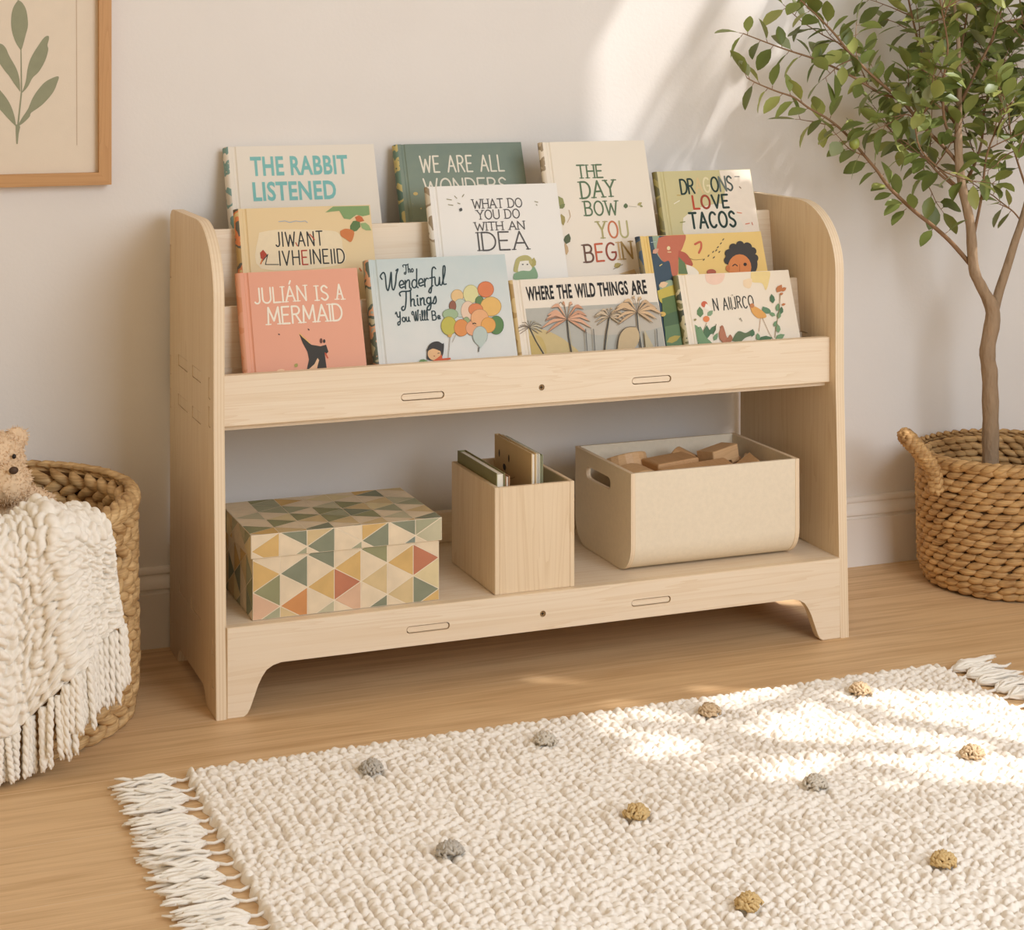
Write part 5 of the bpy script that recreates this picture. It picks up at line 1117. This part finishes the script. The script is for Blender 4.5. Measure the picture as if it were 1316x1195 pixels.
# ------------------------------------------------------------------ unseen leaves added outside the windows to dapple the sun
SUN = Vector((-1, .6, -1.6)); rnd = random.Random(12); gm = MB()
def outdoor(p, x):
    t = x - p[0]; return Vector(p) - SUN * t
def blade(c, ax, L_, w):
    ax = ax.normalized(); sd = ax.cross(SUN).normalized(); nn = sd.cross(ax).normalized(); V = []; Fc = []
    for i in range(7):
        t = i / 6; e = w / 2 * math.sin(PI * min(1, .06 + t * .94)) ** .7; q = c + ax * L_ * (t - .5) - Vector((0, 0, 1)) * L_ * .25 * (t - .5) ** 2; V += [q + sd * e + nn * e * .3, q, q - sd * e + nn * e * .3]
    for i in range(6): Fc += [(3 * i, 3 * i + 1, 3 * i + 4, 3 * i + 3), (3 * i + 1, 3 * i + 2, 3 * i + 5, 3 * i + 4)]
    gm.add(V, Fc)
# window over the shelf: long narrow leaves added to streak the sun on the wall
for q in range(44):
    x_, z_ = rnd.uniform(.90, 1.36), rnd.uniform(.72, 1.4)
    if z_ + 1.6 * (XW - x_) > 2.80: continue
    blade(outdoor((x_, WY, z_), XW + .12 + rnd.uniform(0, .3)), Vector((rnd.uniform(-.3, .3), 1, rnd.uniform(-.35, .35))), rnd.uniform(.08, .17), rnd.uniform(.016, .030))
# window over the rug: broad leaves set where they shade chosen strips
RUGSH = [((1060, 905), (1316, 962), .035), ((940, 962), (1180, 965), .03), ((1150, 1000), (1316, 1030), .05), ((960, 915), (1095, 885), .05), ((1010, 880), (1316, 880), .05), ((760, 960), (930, 1010), .08), ((820, 930), (930, 925), .06), ((1060, 985), (1120, 1010), .05), ((930, 1035), (1316, 1060), .06), ((700, 925), (940, 890), .06), ((640, 940), (700, 990), .06), ((930, 940), (940, 1000), .05), ((860, 900), (900, 960), .07), ((690, 905), (870, 880), .03), ((700, 893), (880, 869), .03), ((690, 882), (870, 858), .03), ((700, 888), (880, 864), .05), ((720, 915), (880, 893), .03), ((900, 880), (980, 868), .04)]
for (u0, v0), (u1, v1), wd0 in RUGSH:
    a_, b_ = at_z(u0, v0, .01), at_z(u1, v1, .01); n = max(2, int((b_ - a_).length / .035))
    for i in range(n + 1):
        for rep in range(1):
            p = a_.lerp(b_, i / n) + Vector((rnd.uniform(-1, 1), rnd.uniform(-1, 1), 0)) * wd0 * .5
            blade(outdoor(p, XW + .2 + rnd.uniform(0, .3)), Vector((rnd.uniform(-.6, .6), rnd.uniform(-1, 1), rnd.uniform(-1, 1))), rnd.uniform(.07, .12), rnd.uniform(.035, .06))
for q in range(9):
    y_ = -.5 - q * .16; gm.tube([(XW + .3, y_, 0), (XW + .34, y_ + .03, .9), (XW + .31, y_, 1.7 + .2 * (q % 3))], [.008, .006, .003], 5)
b = MB(); b.box((XW + .12, -4.6, -.05), (XW + 1.2, WY + .12, 0)); tag(b.build('ground', mat('garden_soil', (120, 104, 80), .95)), 'garden ground outside the side windows', 'ground', kind='structure')
tag(gm.build('garden_foliage', LEAF[0]), 'leaves of garden shrubs outside the side windows', 'foliage', kind='stuff')

# ------------------------------------------------------------------ light
world = bpy.data.worlds.new('World'); scene.world = world; world.use_nodes = True
bg = world.node_tree.nodes['Background']; bg.inputs[0].default_value = (1., .83, .57, 1); bg.inputs[1].default_value = .65
sd_ = bpy.data.lights.new('sun', 'SUN'); sd_.energy = 4.2; sd_.angle = math.radians(.75); sd_.color = (1, .98, .98)
so = bpy.data.objects.new('sun', sd_); COL.objects.link(so); so.rotation_euler = Vector((-1, .6, -1.6)).to_track_quat('-Z', 'Y').to_euler(); so.location = (4, -3, 5)
def area(name, loc, tgt, sx, sy, e, col):
    l = bpy.data.lights.new(name, 'AREA'); l.shape = 'RECTANGLE'; l.size = sx; l.size_y = sy; l.energy = e; l.color = col
    o = bpy.data.objects.new(name, l); COL.objects.link(o); o.location = loc; o.rotation_euler = (Vector(tgt) - Vector(loc)).to_track_quat('-Z', 'Y').to_euler(); return o
area('window_daylight', (1.45, -3.55, 1.75), (.4, -.1, .6), 1.7, 1.7, 69, (.80, .93, 1.10))  # soft area lamp added inside the room; no window stands there

# ------------------------------------------------------------------ view
vs = scene.view_settings; vs.view_transform = 'Standard'; vs.look = 'None'; vs.exposure = 0; vs.gamma = 1; vs.use_curve_mapping = False
